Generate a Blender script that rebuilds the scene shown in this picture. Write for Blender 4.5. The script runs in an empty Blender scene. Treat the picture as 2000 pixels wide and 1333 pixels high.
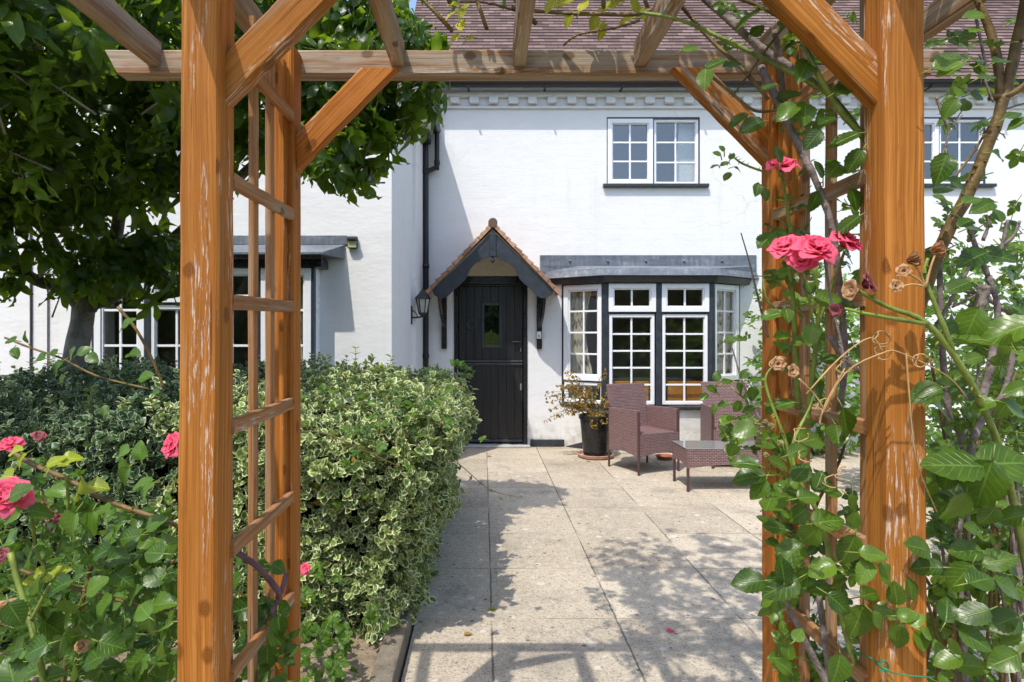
import bpy, math, random
import numpy as np
R = math.radians
rng = np.random.default_rng(7)
random.seed(7)
scene = bpy.context.scene
COL = scene.collection

# ------------------------------------------------------------------ camera model
F, CX, CY, H = 1230.0, 945.0, 655.0, 1.38
def P(px, py, Z):
    return np.array([(px - CX) * Z / F, Z, H - (py - CY) * Z / F])
SUN = np.array([0.62, 1.0, -2.05])          # direction in which the light travels

# ------------------------------------------------------------------ object helpers
def link(o):
    COL.objects.link(o); return o
def root_loc(p):
    v = np.zeros(3)
    while p is not None:
        v += np.array(p.location); p = p.parent
    return v
def tag(o, label=None, cat=None, group=None, kind=None):
    if label: o['label'] = label
    if cat: o['category'] = cat
    if group: o['group'] = group
    if kind: o['kind'] = kind
    return o
def thing(name, label, cat, loc=(0, 0, 0), group=None):
    o = link(bpy.data.objects.new(name, None)); o.location = [float(c) for c in loc]
    o.empty_display_size = 0.1
    return tag(o, label, cat, group)

class MB:
    """collects verts / faces / uv (per loop) / tone (per vert) for ONE mesh"""
    def __init__(s): s.v, s.f, s.uv, s.t = [], [], [], []
    def add(s, verts, faces, uvs=None, tone=0.5):
        b = len(s.v)
        s.v.extend([tuple(map(float, p)) for p in verts])
        s.t.extend([tone] * len(verts))
        for i, f in enumerate(faces):
            s.f.append(tuple(b + k for k in f))
            s.uv.append(uvs[i] if uvs is not None else [(0.0, 0.0)] * len(f))
        return s
    def box(s, x0, x1, y0, y1, z0, z1, T=None):
        pts = [(x0,y0,z0),(x1,y0,z0),(x1,y1,z0),(x0,y1,z0),(x0,y0,z1),(x1,y0,z1),(x1,y1,z1),(x0,y1,z1)]
        if T is not None: pts = [T(*p) for p in pts]
        dx, dy, dz = x1-x0, y1-y0, z1-z0
        fs = [(0,3,2,1),(4,5,6,7),(0,1,5,4),(2,3,7,6),(1,2,6,5),(3,0,4,7)]
        uv = [[(0,0),(0,dy),(dx,dy),(dx,0)],[(0,0),(dx,0),(dx,dy),(0,dy)],[(0,0),(dx,0),(dx,dz),(0,dz)],
              [(0,0),(dx,0),(dx,dz),(0,dz)],[(0,0),(dy,0),(dy,dz),(0,dz)],[(0,0),(dy,0),(dy,dz),(0,dz)]]
        return s.add(pts, fs, uv)
    def quad(s, a, b, c, d, uv=None):
        return s.add([a, b, c, d], [(0, 1, 2, 3)], [uv or [(0,0),(1,0),(1,1),(0,1)]])
    def tube(s, pts, rad, n=8, smooth=1, cap=True, tone=0.5, knob=0.0):
        pts = [np.array(p, float) for p in pts]
        if np.isscalar(rad): rad = [rad] * len(pts)
        if smooth > 1 and len(pts) > 2:
            q, r2 = [], []
            for i in range(len(pts) - 1):
                p0, p1, p2, p3 = pts[max(i-1,0)], pts[i], pts[i+1], pts[min(i+2, len(pts)-1)]
                for k in range(smooth):
                    t = k / smooth
                    q.append(0.5*((2*p1)+(-p0+p2)*t+(2*p0-5*p1+4*p2-p3)*t*t+(-p0+3*p1-3*p2+p3)*t**3))
                    r2.append(rad[i]*(1-t)+rad[i+1]*t)
            q.append(pts[-1]); r2.append(rad[-1]); pts, rad = q, r2
        vs, fs, uvs = [], [], []
        L = 0.0; ref = np.array([0.31, 0.17, 0.93]); off = random.random()*5
        for i, p in enumerate(pts):
            d = pts[min(i+1, len(pts)-1)] - pts[max(i-1, 0)]
            d = d/(np.linalg.norm(d)+1e-9)
            a = np.cross(d, ref); 
            if np.linalg.norm(a) < .05: a = np.cross(d, [1, 0, 0])
            a /= np.linalg.norm(a); b = np.cross(d, a); ref = np.cross(a, d)
            if i: L += np.linalg.norm(p - pts[i-1])
            for k in range(n):
                an = 2*math.pi*k/n
                rr = rad[i]*(1+knob*random.uniform(-1, 1))
                vs.append(p + rr*(math.cos(an)*a + math.sin(an)*b))
            if i:
                for k in range(n):
                    k2 = (k+1) % n
                    fs.append(((i-1)*n+k, (i-1)*n+k2, i*n+k2, i*n+k))
                    u0, u1 = off+L-np.linalg.norm(p-pts[i-1]), off+L
                    w = 2*math.pi*max(rad)/n
                    uvs.append([(u0, k*w), (u0, (k+1)*w), (u1, (k+1)*w), (u1, k*w)])
        if cap:
            fs.append(tuple(range(n-1, -1, -1))); uvs.append([(0, 0)]*n)
            m = (len(pts)-1)*n
            fs.append(tuple(range(m, m+n))); uvs.append([(0, 0)]*n)
        return s.add(vs, fs, uvs, tone)
    def lathe(s, c, prof, n=28):
        vs, fs, uvs = [], [], []
        for i, (r, z) in enumerate(prof):
            for k in range(n):
                a = 2*math.pi*k/n
                vs.append((c[0]+r*math.cos(a), c[1]+r*math.sin(a), c[2]+z))
            if i:
                for k in range(n):
                    k2 = (k+1) % n
                    fs.append(((i-1)*n+k, (i-1)*n+k2, i*n+k2, i*n+k))
                    uvs.append([(k/n, prof[i-1][1]), ((k+1)/n, prof[i-1][1]), ((k+1)/n, z), (k/n, z)])
        return s.add(vs, fs, uvs)
    def prism(s, outline, T, w0, w1):
        """outline in local (u,v), extruded from w0 to w1 through T(u,v,w)"""
        n = len(outline)
        vs = [T(u, v, w1) for u, v in outline] + [T(u, v, w0) for u, v in outline]
        fs = [tuple(range(n)), tuple(range(2*n-1, n-1, -1))]
        uv = [[(u, v) for u, v in outline], [(u, v) for u, v in outline[::-1]]]
        for k in range(n):
            k2 = (k+1) % n
            fs.append((k, n+k, n+k2, k2)); uv.append([(0,0),(0,.05),(.1,.05),(.1,0)])
        return s.add(vs, fs, uv)
    def build(s, name, mat, parent=None, smooth=False, bevel=0.0, auto=None):
        off = root_loc(parent)
        me = bpy.data.meshes.new(name)
        v = np.array(s.v, float) - off
        me.from_pydata([tuple(p) for p in v], [], s.f)
        uvl = me.uv_layers.new(name='UVMap')
        flat = np.array([c for f in s.uv for p in f for c in p], dtype=np.float32)
        uvl.data.foreach_set('uv', flat)
        at = me.attributes.new('tone', 'FLOAT', 'POINT')
        at.data.foreach_set('value', np.array(s.t, dtype=np.float32))
        if smooth: me.shade_smooth()
        me.materials.append(mat)
        o = link(bpy.data.objects.new(name, me))
        if parent is not None: o.parent = parent
        if bevel:
            m = o.modifiers.new('bevel', 'BEVEL'); m.width = bevel; m.segments = 2; m.limit_method = 'ANGLE'
            m.harden_normals = False
        return o

# ------------------------------------------------------------------ material helpers
class NT:
    def __init__(s, name):
        s.m = bpy.data.materials.new(name); s.m.use_nodes = True
        s.t = s.m.node_tree; s.t.nodes.clear()
        s.out = s.t.nodes.new('ShaderNodeOutputMaterial')
    def n(s, typ, **kw):
        nd = s.t.nodes.new('ShaderNode'+typ)
        for k, v in kw.items():
            if k.startswith('i_'): nd.inputs[k[2:].replace('_', ' ')].default_value = v
            else: setattr(nd, k, v)
        return nd
    def l(s, a, b): s.t.links.new(a, b)
    def math(s, op, a, b=None, c=None, clamp=False):
        nd = s.n('Math', operation=op, use_clamp=clamp)
        for i, x in enumerate((a, b, c)):
            if x is None: continue
            if isinstance(x, (int, float)): nd.inputs[i].default_value = x
            else: s.l(x, nd.inputs[i])
        return nd.outputs[0]
    def mix(s, f, a, b, mode='MIX'):
        nd = s.n('MixRGB', blend_type=mode)
        for i, x in enumerate((f, a, b)):
            if isinstance(x, (int, float)): nd.inputs[i].default_value = x
            elif isinstance(x, tuple): nd.inputs[i].default_value = (*x, 1)
            else: s.l(x, nd.inputs[i])
        return nd.outputs[0]
    def ramp(s, f, stops, interp='LINEAR'):
        nd = s.n('ValToRGB'); cr = nd.color_ramp; cr.interpolation = interp
        while len(cr.elements) < len(stops): cr.elements.new(0.5)
        for e, (p, c) in zip(cr.elements, stops):
            e.position = p; e.color = (*c, 1) if len(c) == 3 else c
        s.l(f, nd.inputs[0]); return nd.outputs[0]
    def sm(s, x, lo, hi, a=0.0, b=1.0):
        nd = s.n('MapRange', interpolation_type='SMOOTHSTEP')
        s.l(x, nd.inputs[0])
        for i, v in zip((1, 2, 3, 4), (lo, hi, a, b)): nd.inputs[i].default_value = v
        return nd.outputs[0]
    def noise(s, vec, scale, detail=3, rough=.55, dist=0.0):
        nd = s.n('TexNoise'); nd.inputs['Scale'].default_value = scale
        nd.inputs['Detail'].default_value = detail; nd.inputs['Roughness'].default_value = rough
        nd.inputs['Distortion'].default_value = dist
        s.l(vec, nd.inputs['Vector']); return nd.outputs[0]
    def map(s, vec, sc=(1, 1, 1), loc=(0, 0, 0), rot=(0, 0, 0)):
        nd = s.n('Mapping'); nd.inputs['Scale'].default_value = sc; nd.inputs['Location'].default_value = loc
        nd.inputs['Rotation'].default_value = rot
        s.l(vec, nd.inputs['Vector']); return nd.outputs[0]
    def bump(s, h, strength=.5, dist=.01, normal=None):
        nd = s.n('Bump'); nd.inputs['Strength'].default_value = strength; nd.inputs['Distance'].default_value = dist
        s.l(h, nd.inputs['Height'])
        if normal is not None: s.l(normal, nd.inputs['Normal'])
        return nd.outputs[0]
    def principled(s, col, rough=.6, normal=None, spec=.5, metal=0.0):
        b = s.n('BsdfPrincipled')
        for key, x in (('Base Color', col), ('Roughness', rough), ('Specular IOR Level', spec), ('Metallic', metal)):
            if isinstance(x, tuple): b.inputs[key].default_value = (*x, 1)
            elif isinstance(x, (int, float)): b.inputs[key].default_value = x
            else: s.l(x, b.inputs[key])
        if normal is not None: s.l(normal, b.inputs['Normal'])
        s.l(b.outputs[0], s.out.inputs[0]); return b
    def coords(s, kind='Object'):
        return s.n('TexCoord').outputs[kind]
    def attr(s, name):
        return s.n('Attribute', attribute_name=name).outputs['Fac']

def simple(name, col, rough=.5, spec=.5, metal=0.0, var=.15, scale=12, bump=.0, bscale=60):
    m = NT(name); c = m.coords()
    f = m.noise(c, scale, 4)
    lo = tuple(x*(1-var) for x in col); hi = tuple(min(1, x*(1+var)) for x in col)
    colr = m.ramp(f, [(.3, lo), (.7, hi)])
    nrm = m.bump(m.noise(c, bscale, 3), bump, .01) if bump else None
    rr = m.sm(m.noise(c, scale*2.3, 3), .3, .7, max(0, rough-.08), min(1, rough+.08))
    m.principled(colr, rr, nrm, spec, metal)
    return m.m

def wood(name, dark, mid, light, grey=0.0, flake=0.5, greycol=(.36, .30, .23)):
    m = NT(name); uv = m.coords('UV')
    w = m.noise(m.map(uv, (1.3, 5, 1)), 1.0, 2)
    sep = m.n('SeparateXYZ'); m.l(uv, sep.inputs[0])
    vv = m.math('ADD', sep.outputs[1], m.math('MULTIPLY', w, .028))
    cmb = m.n('CombineXYZ'); m.l(sep.outputs[0], cmb.inputs[0]); m.l(vv, cmb.inputs[1])
    g1 = m.noise(m.map(cmb.outputs[0], (1.6, 120, 1)), 1.0, 4, .6)
    g2 = m.noise(m.map(cmb.outputs[0], (5, 420, 1)), 1.0, 3, .6)
    big = m.noise(m.map(uv, (1.1, 9, 1)), 1.0, 3)
    g = m.math('ADD', m.math('MULTIPLY', g1, .6), m.math('MULTIPLY', g2, .4))
    col = m.ramp(g, [(.36, dark), (.5, mid), (.62, light)])
    col = m.mix(m.sm(big, .35, .75, 0, .55), col, tuple(c*.6 for c in mid))
    # grey weathering
    gw = m.noise(m.map(uv, (2.5, 30, 1), (3, 1, 0)), 1.0, 4, .65)
    gf = m.sm(gw, .78-.55*grey, .98-.55*grey)
    gcol = m.ramp(g, [(.3, tuple(c*.55 for c in greycol)), (.65, greycol)])
    col = m.mix(m.math('MULTIPLY', gf, .85), col, gcol)
    # pale flaking
    fl = m.noise(m.map(cmb.outputs[0], (16, 190, 1), (7, 2, 0)), 1.0, 5, .7)
    fm = m.noise(m.map(uv, (1.6, 16, 1), (2, 9, 0)), 1.0, 2)
    ff = m.math('MULTIPLY', m.sm(fl, .52, .60), m.sm(fm, .70-.2*flake, .76-.2*flake))
    col = m.mix(m.math('MULTIPLY', ff, .68), col, (.68, .58, .48))
    # knots
    vo = m.n('TexVoronoi', feature='F1', voronoi_dimensions='2D'); vo.inputs['Scale'].default_value = 1.0
    m.l(m.map(uv, (11, 15, 1), (.3, .2, 0)), vo.inputs['Vector']); vo.inputs['Randomness'].default_value = 1
    kn = m.sm(m.math('ADD', vo.outputs['Distance'], m.math('MULTIPLY', m.math('SUBTRACT', g1, .5), .12)), .13, .23, 1, 0)
    rings = m.math('SINE', m.math('MULTIPLY', vo.outputs['Distance'], 95))
    sepc = m.n('SeparateColor'); m.l(vo.outputs['Color'], sepc.inputs[0])
    ksel = m.math('GREATER_THAN', sepc.outputs[0], .84)
    kf = m.math('MULTIPLY', kn, ksel)
    kcol = m.mix(m.sm(rings, -1, 1), tuple(c*.45 for c in dark), tuple(c*.8 for c in dark))
    col = m.mix(m.math('MULTIPLY', kf, .75), col, kcol)
    # drying cracks
    ck = m.noise(m.map(uv, (2.2, 150, 1), (1, 4, 0)), 1.0, 2, .5)
    cf = m.sm(ck, .70, .73)
    col = m.mix(m.math('MULTIPLY', cf, .8), col, (.03, .015, .008))
    dirt = m.math('MULTIPLY', m.sm(m.noise(m.map(uv, (7, 26, 1), (4, 4, 0)), 1.0, 5, .7), .56, .74), .5)
    col = m.mix(dirt, col, tuple(c*.38 for c in mid))
    h = m.math('ADD', g, m.math('MULTIPLY', ff, .35))
    h = m.math('ADD', h, m.math('MULTIPLY', m.noise(m.map(uv, (9, 30, 1)), 1.0, 3), .8))
    h = m.math('SUBTRACT', h, m.math('MULTIPLY', cf, 1.0))
    nrm = m.bump(h, .45, .004)
    m.principled(col, m.sm(fl, .3, .7, .60, .80), nrm, .16)
    return m.m

def leafmat(name, dark, light, back, veins=.35, gloss=.38, trans=.45, varieg=None, tcol=None, old=None, vth=.68):
    m = NT(name); uv = m.coords('UV'); t = m.attr('tone')
    sep = m.n('SeparateXYZ'); m.l(uv, sep.inputs[0])
    u, v = sep.outputs[0], sep.outputs[1]
    av = m.math('ABSOLUTE', v)
    obj = m.coords('Object')
    nz = m.noise(obj, 45, 3)
    tt = m.math('ADD', t, m.math('MULTIPLY', m.math('SUBTRACT', nz, .5), .5), clamp=True)
    col = m.ramp(tt, [(.1, dark), (.75, light)])
    if old is not None:
        col = m.mix(m.sm(t, .93, .96), col, old)
    mid = m.sm(av, .02, .09, 1, 0)
    sv = m.math('SINE', m.math('MULTIPLY', m.math('SUBTRACT', u, m.math('MULTIPLY', av, .28)), 44))
    svm = m.math('MULTIPLY', m.sm(sv, .78, 1.0), m.sm(av, .95, .6))
    vn = m.math('MAXIMUM', mid, m.math('MULTIPLY', svm, .6))
    col = m.mix(m.math('MULTIPLY', vn, veins), col, tuple(min(1, c*1.8+.03) for c in light))
    if varieg is not None:
        e = m.math('MAXIMUM', av, m.math('MULTIPLY', m.math('ABSOLUTE', m.math('SUBTRACT', m.math('MULTIPLY', u, 2), 1)), 1.0))
        e = m.math('ADD', e, m.math('MULTIPLY', m.math('SUBTRACT', m.noise(obj, 130, 2), .5), .55))
        th = m.math('ADD', vth, m.math('MULTIPLY', t, -.12))
        ef = m.sm(m.math('SUBTRACT', e, th), -.04, .05)
        col = m.mix(ef, col, varieg)
    geo = m.n('NewGeometry')
    colb = m.mix(.6, col, back)
    colf = m.mix(geo.outputs['Backfacing'], col, colb)
    h = m.math('ADD', m.math('MULTIPLY', vn, -1.0), m.math('MULTIPLY', nz, .4))
    nrm = m.bump(h, .35, .0025)
    b = m.n('BsdfPrincipled'); m.l(colf, b.inputs['Base Color']); m.l(nrm, b.inputs['Normal'])
    m.l(m.math('ADD', gloss, m.math('MULTIPLY', geo.outputs['Backfacing'], .35)), b.inputs['Roughness'])
    b.inputs['Specular IOR Level'].default_value = .34
    tr = m.n('BsdfTranslucent')
    m.l(m.mix(.55, colf, tcol or tuple(min(1, c*2.2) for c in light), 'MIX'), tr.inputs['Color'])
    mx = m.n('MixShader'); mx.inputs[0].default_value = trans
    m.l(b.outputs[0], mx.inputs[1]); m.l(tr.outputs[0], mx.inputs[2]); m.l(mx.outputs[0], m.out.inputs[0])
    return m.m

# ------------------------------------------------------------------ materials
M = {}
M['wood'] = wood('stained_timber', (.25, .080, .012), (.41, .148, .025), (.53, .225, .050), grey=.26, flake=.80)
M['wood_rear'] = wood('stained_timber_rear', (.24, .074, .011), (.40, .136, .021), (.51, .205, .042), grey=.26, flake=.55)
M['wood_grey'] = wood('weathered_timber', (.17, .085, .038), (.29, .155, .072), (.40, .26, .15), grey=.74, flake=.60, greycol=(.44, .36, .27))
M['wood_lath'] = wood('weathered_lath', (.22, .09, .032), (.36, .165, .062), (.46, .25, .11), grey=.58, flake=.3, greycol=(.42, .34, .24))

M['wood_brace'] = wood('worn_brace_timber', (.23, .075, .010), (.38, .135, .018), (.49, .215, .045), grey=.50, flake=.85)
def wall_mat(name, base, shade):
    m = NT(name); c = m.coords()
    f = m.noise(c, 1.3, 4, .6)
    f2 = m.noise(m.map(c, (3.5, 3.5, 9)), 1.0, 5, .65)
    col = m.ramp(m.math('ADD', m.math('MULTIPLY', f, .5), m.math('MULTIPLY', f2, .5)), [(.3, shade), (.58, base)])
    # damp, grubby base of the wall
    sep = m.n('SeparateXYZ'); m.l(c, sep.inputs[0])
    low = m.sm(m.math('ADD', sep.outputs[2], m.math('MULTIPLY', f2, .35)), .2, .62, 1, 0)
    col = m.mix(m.math('MULTIPLY', low, m.sm(m.noise(c, 9, 4), .38, .66)), col, (.52, .50, .45))
    st_ = m.math('MULTIPLY', m.sm(m.noise(m.map(c, (9, 9, .55)), 1.0, 4, .65), .50, .72), m.sm(m.noise(c, .7, 3), .40, .62))
    col = m.mix(m.math('MULTIPLY', st_, .20), col, (.50, .49, .45))
    # hairline cracks
    vo = m.n('TexVoronoi', feature='DISTANCE_TO_EDGE'); vo.inputs['Scale'].default_value = .62
    wv = m.n('VectorMath', operation='ADD'); m.l(c, wv.inputs[0])
    nn = m.n('TexNoise'); nn.inputs['Scale'].default_value = 2.6; nn.inputs['Detail'].default_value = 6; m.l(c, nn.inputs['Vector'])
    ns = m.n('VectorMath', operation='SCALE'); m.l(nn.outputs['Color'], ns.inputs[0]); ns.inputs['Scale'].default_value = .55
    m.l(ns.outputs[0], wv.inputs[1]); m.l(wv.outputs[0], vo.inputs['Vector'])
    cr = m.math('MULTIPLY', m.sm(vo.outputs['Distance'], .0, .006, 1, 0), m.sm(m.noise(c, .8, 2), .50, .62))
    col = m.mix(m.math('MULTIPLY', cr, .28), col, (.35, .33, .30))
    # painted brick courses showing faintly through the render
    br = m.n('TexBrick'); br.inputs['Scale'].default_value = 1.0; br.offset = .5
    br.inputs['Brick Width'].default_value = .225; br.inputs['Row Height'].default_value = .075
    br.inputs['Mortar Size'].default_value = .008; br.inputs['Mortar Smooth'].default_value = 1.0
    cx = m.n('CombineXYZ'); m.l(sep.outputs[0], cx.inputs[0]); m.l(sep.outputs[2], cx.inputs[1])
    wob = m.noise(c, 3.0, 3); m.l(m.math('ADD', sep.outputs[2], m.math('MULTIPLY', wob, .02)), cx.inputs[1])
    m.l(cx.outputs[0], br.inputs['Vector'])
    bh = m.math('MULTIPLY', br.outputs['Fac'], m.sm(m.noise(c, .9, 3), .42, .62))
    h = m.math('ADD', m.math('MULTIPLY', m.noise(m.map(c, (14, 14, 30)), 1.0, 5, .6), .5), m.math('MULTIPLY', bh, -.12))
    h = m.math('ADD', h, m.math('MULTIPLY', m.noise(m.map(c, (4, 4, 7)), 1.0, 3), 1.0))
    h = m.math('SUBTRACT', h, m.math('MULTIPLY', cr, .3))
    m.principled(col, .8, m.bump(h, .22, .02), .25)
    return m.m
M['wall'] = wall_mat('white_painted_render', (.765, .763, .757), (.71, .708, .70))
M['cream'] = simple('cream_plaster', (.62, .56, .44), .8, .2, var=.08)
M['inner'] = simple('inside_plaster', (.74, .70, .62), .9, .1, var=.05)
M['innerdark'] = simple('inside_carpet', (.36, .29, .22), .95, .1, var=.2)
M['upvc'] = simple('white_window_frame', (.80, .81, .83), .28, .5, var=.03, scale=3)
M['black'] = simple('black_gloss_paint', (.012, .012, .014), .30, .5, var=.3, scale=20, bump=.05, bscale=40)
M['iron'] = simple('black_cast_iron', (.014, .014, .016), .42, .5, var=.3, scale=40, bump=.15, bscale=90)
M['slatepaint'] = simple('dark_slate_paint', (.030, .036, .045), .36, .5, var=.3, scale=15, bump=.1, bscale=60)
M['plastic'] = simple('black_pot_plastic', (.012, .013, .014), .28, .5, var=.6, scale=7, bump=.05)
M['terracotta'] = simple('pale_terracotta', (.46, .27, .21), .8, .2, var=.2, scale=20, bump=.2)
M['redclay'] = simple('red_clay', (.30, .11, .06), .8, .2, var=.2, scale=20, bump=.2)
M['steel'] = simple('brushed_metal', (.55, .55, .55), .3, .5, 1.0, var=.1)
M['cable'] = simple('grey_cable', (.06, .06, .065), .6, .3)
M['whiteplastic'] = simple('white_plastic', (.72, .72, .72), .35, .5, var=.03)
M['orangewood'] = simple('polished_pine', (.52, .22, .05), .35, .4, var=.2, scale=9)
M['cloth'] = simple('white_lace_cloth', (.78, .77, .74), .9, .1, var=.12, scale=45, bump=.3, bscale=80)

def lead_mat():
    m = NT('weathered_lead'); c = m.coords()
    f = m.noise(m.map(c, (2.2, 2.2, 7)), 1.0, 5, .65); f2 = m.noise(m.map(c, (26, 26, 4)), 1.0, 4, .6)
    col = m.ramp(m.math('ADD', m.math('MULTIPLY', f, .6), m.math('MULTIPLY', f2, .4)), [(.3, (.08, .092, .115)), (.52, (.155, .175, .205)), (.70, (.33, .35, .375))])
    m.principled(col, .5, m.bump(m.noise(c, 12, 4), .35, .02), .5, .15)
    return m.m
M['lead'] = lead_mat()

def tile_mat(name, cols, bw=.165, rh=.10):
    m = NT(name); uv = m.coords('UV')
    br = m.n('TexBrick'); br.offset = .5
    for k, v in (('Scale', 1.0), ('Brick Width', bw), ('Row Height', rh), ('Mortar Size', .004), ('Mortar Smooth', .3), ('Bias', 0.0)):
        br.inputs[k].default_value = v
    br.inputs['Color1'].default_value = (0, 0, 0, 1); br.inputs['Color2'].default_value = (1, 1, 1, 1); br.inputs['Mortar'].default_value = (.5, .5, .5, 1)
    m.l(uv, br.inputs['Vector'])
    n1 = m.noise(uv, 1.1, 4); n2 = m.noise(uv, 22, 4)
    f = m.math('ADD', m.math('MULTIPLY', br.outputs['Color'], .45), m.math('ADD', m.math('MULTIPLY', n1, .3), m.math('MULTIPLY', n2, .25)))
    col = m.ramp(f, [(.22, cols[0]), (.5, cols[1]), (.75, cols[2])])
    col = m.mix(m.math('MULTIPLY', br.outputs['Fac'], .75), col, (.035, .025, .025))
    # lichen
    li = m.math('MULTIPLY', m.sm(m.noise(uv, 34, 4, .7), .62, .70), m.sm(m.noise(uv, 1.7, 2), .45, .65))
    col = m.mix(m.math('MULTIPLY', li, .6), col, (.34, .31, .25))
    m.principled(col, .82, m.bump(m.math('ADD', n2, m.math('MULTIPLY', br.outputs['Fac'], -1)), .4, .006), .3)
    return m.m
M['tile'] = tile_mat('clay_roof_tile', ((.085, .052, .046), (.145, .092, .082), (.22, .150, .135)))
M['porchtile'] = tile_mat('porch_clay_tile', ((.26, .125, .075), (.44, .255, .165), (.58, .39, .27)), bw=.10, rh=.065)

def door_mat():
    m = NT('black_grained_door'); c = m.coords()
    g = m.noise(m.map(c, (70, 70, 3)), 1.0, 4, .6)
    col = m.ramp(g, [(.3, (.008, .008, .009)), (.7, (.018, .018, .020))])
    m.principled(col, m.sm(g, .3, .7, .30, .48), m.bump(g, .25, .003), .5)
    return m.m
M['door'] = door_mat()

def glass_mat(name, tint=(.9, .95, .95), refl=1.0, trans=.85, ior=1.75):
    m = NT(name); c = m.coords()
    lw = m.n('LayerWeight'); nrm = m.bump(m.noise(c, 2.2, 1), .05, .02); m.l(nrm, lw.inputs['Normal'])
    r0 = ((ior-1)/(ior+1))**2
    fre = m.math('ADD', r0, m.math('MULTIPLY', m.math('POWER', lw.outputs['Facing'], 5.0), 1-r0))
    gl = m.n('BsdfGlossy'); gl.inputs['Roughness'].default_value = .01; m.l(nrm, gl.inputs['Normal'])
    tr = m.n('BsdfTransparent'); tr.inputs['Color'].default_value = (*(t*trans for t in tint), 1)
    mx = m.n('MixShader')
    f = m.math('MULTIPLY', fre, refl, clamp=True)
    m.l(f, mx.inputs[0]); m.l(tr.outputs[0], mx.inputs[1]); m.l(gl.outputs[0], mx.inputs[2])
    m.l(mx.outputs[0], m.out.inputs[0]); return m.m
M['glass'] = glass_mat('window_glass', refl=1.0, ior=2.0)
M['tableglass'] = simple('grey_reflection_table_glass', (.22, .235, .225), .06, 1.0, var=.04)  # grey base colour stands in for light reflected in the clear top
M['upglass'] = glass_mat('sky_window_glass', ior=2.6)
M['frost'] = simple('lantern_glass', (.42, .42, .38), .12, .6, var=.1)

def wicker_mat():
    m = NT('brown_wicker'); uv = m.coords('UV')
    sep = m.n('SeparateXYZ'); m.l(uv, sep.inputs[0])
    br = m.n('TexBrick'); br.offset = .5
    for k, v in (('Scale', 1.0), ('Brick Width', .040), ('Row Height', .0150), ('Mortar Size', .0040), ('Mortar Smooth', .8)):
        br.inputs[k].default_value = v
    br.inputs['Color1'].default_value = (.240, .140, .134, 1); br.inputs['Color2'].default_value = (.325, .200, .190, 1)
    br.inputs['Mortar'].default_value = (.035, .018, .017, 1)
    sk = m.n('CombineXYZ'); m.l(sep.outputs[0], sk.inputs[0])
    zig = m.math('MULTIPLY', m.math('PINGPONG', m.math('ADD', sep.outputs[0], 10.0), .020), .30)
    m.l(m.math('ADD', sep.outputs[1], zig), sk.inputs[1]); m.l(sk.outputs[0], br.inputs['Vector'])
    hh = m.math('SUBTRACT', 1.0, br.outputs['Fac'])
    col = m.mix(m.math('MULTIPLY', m.noise(uv, 9, 3), .25), br.outputs['Color'], (.25, .155, .145))
    m.principled(col, .5, m.bump(hh, .8, .004), .4)
    return m.m
M['wicker'] = wicker_mat()
M['wickerframe'] = simple('brown_coated_steel', (.075, .036, .037), .4, .5, var=.15)

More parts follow.
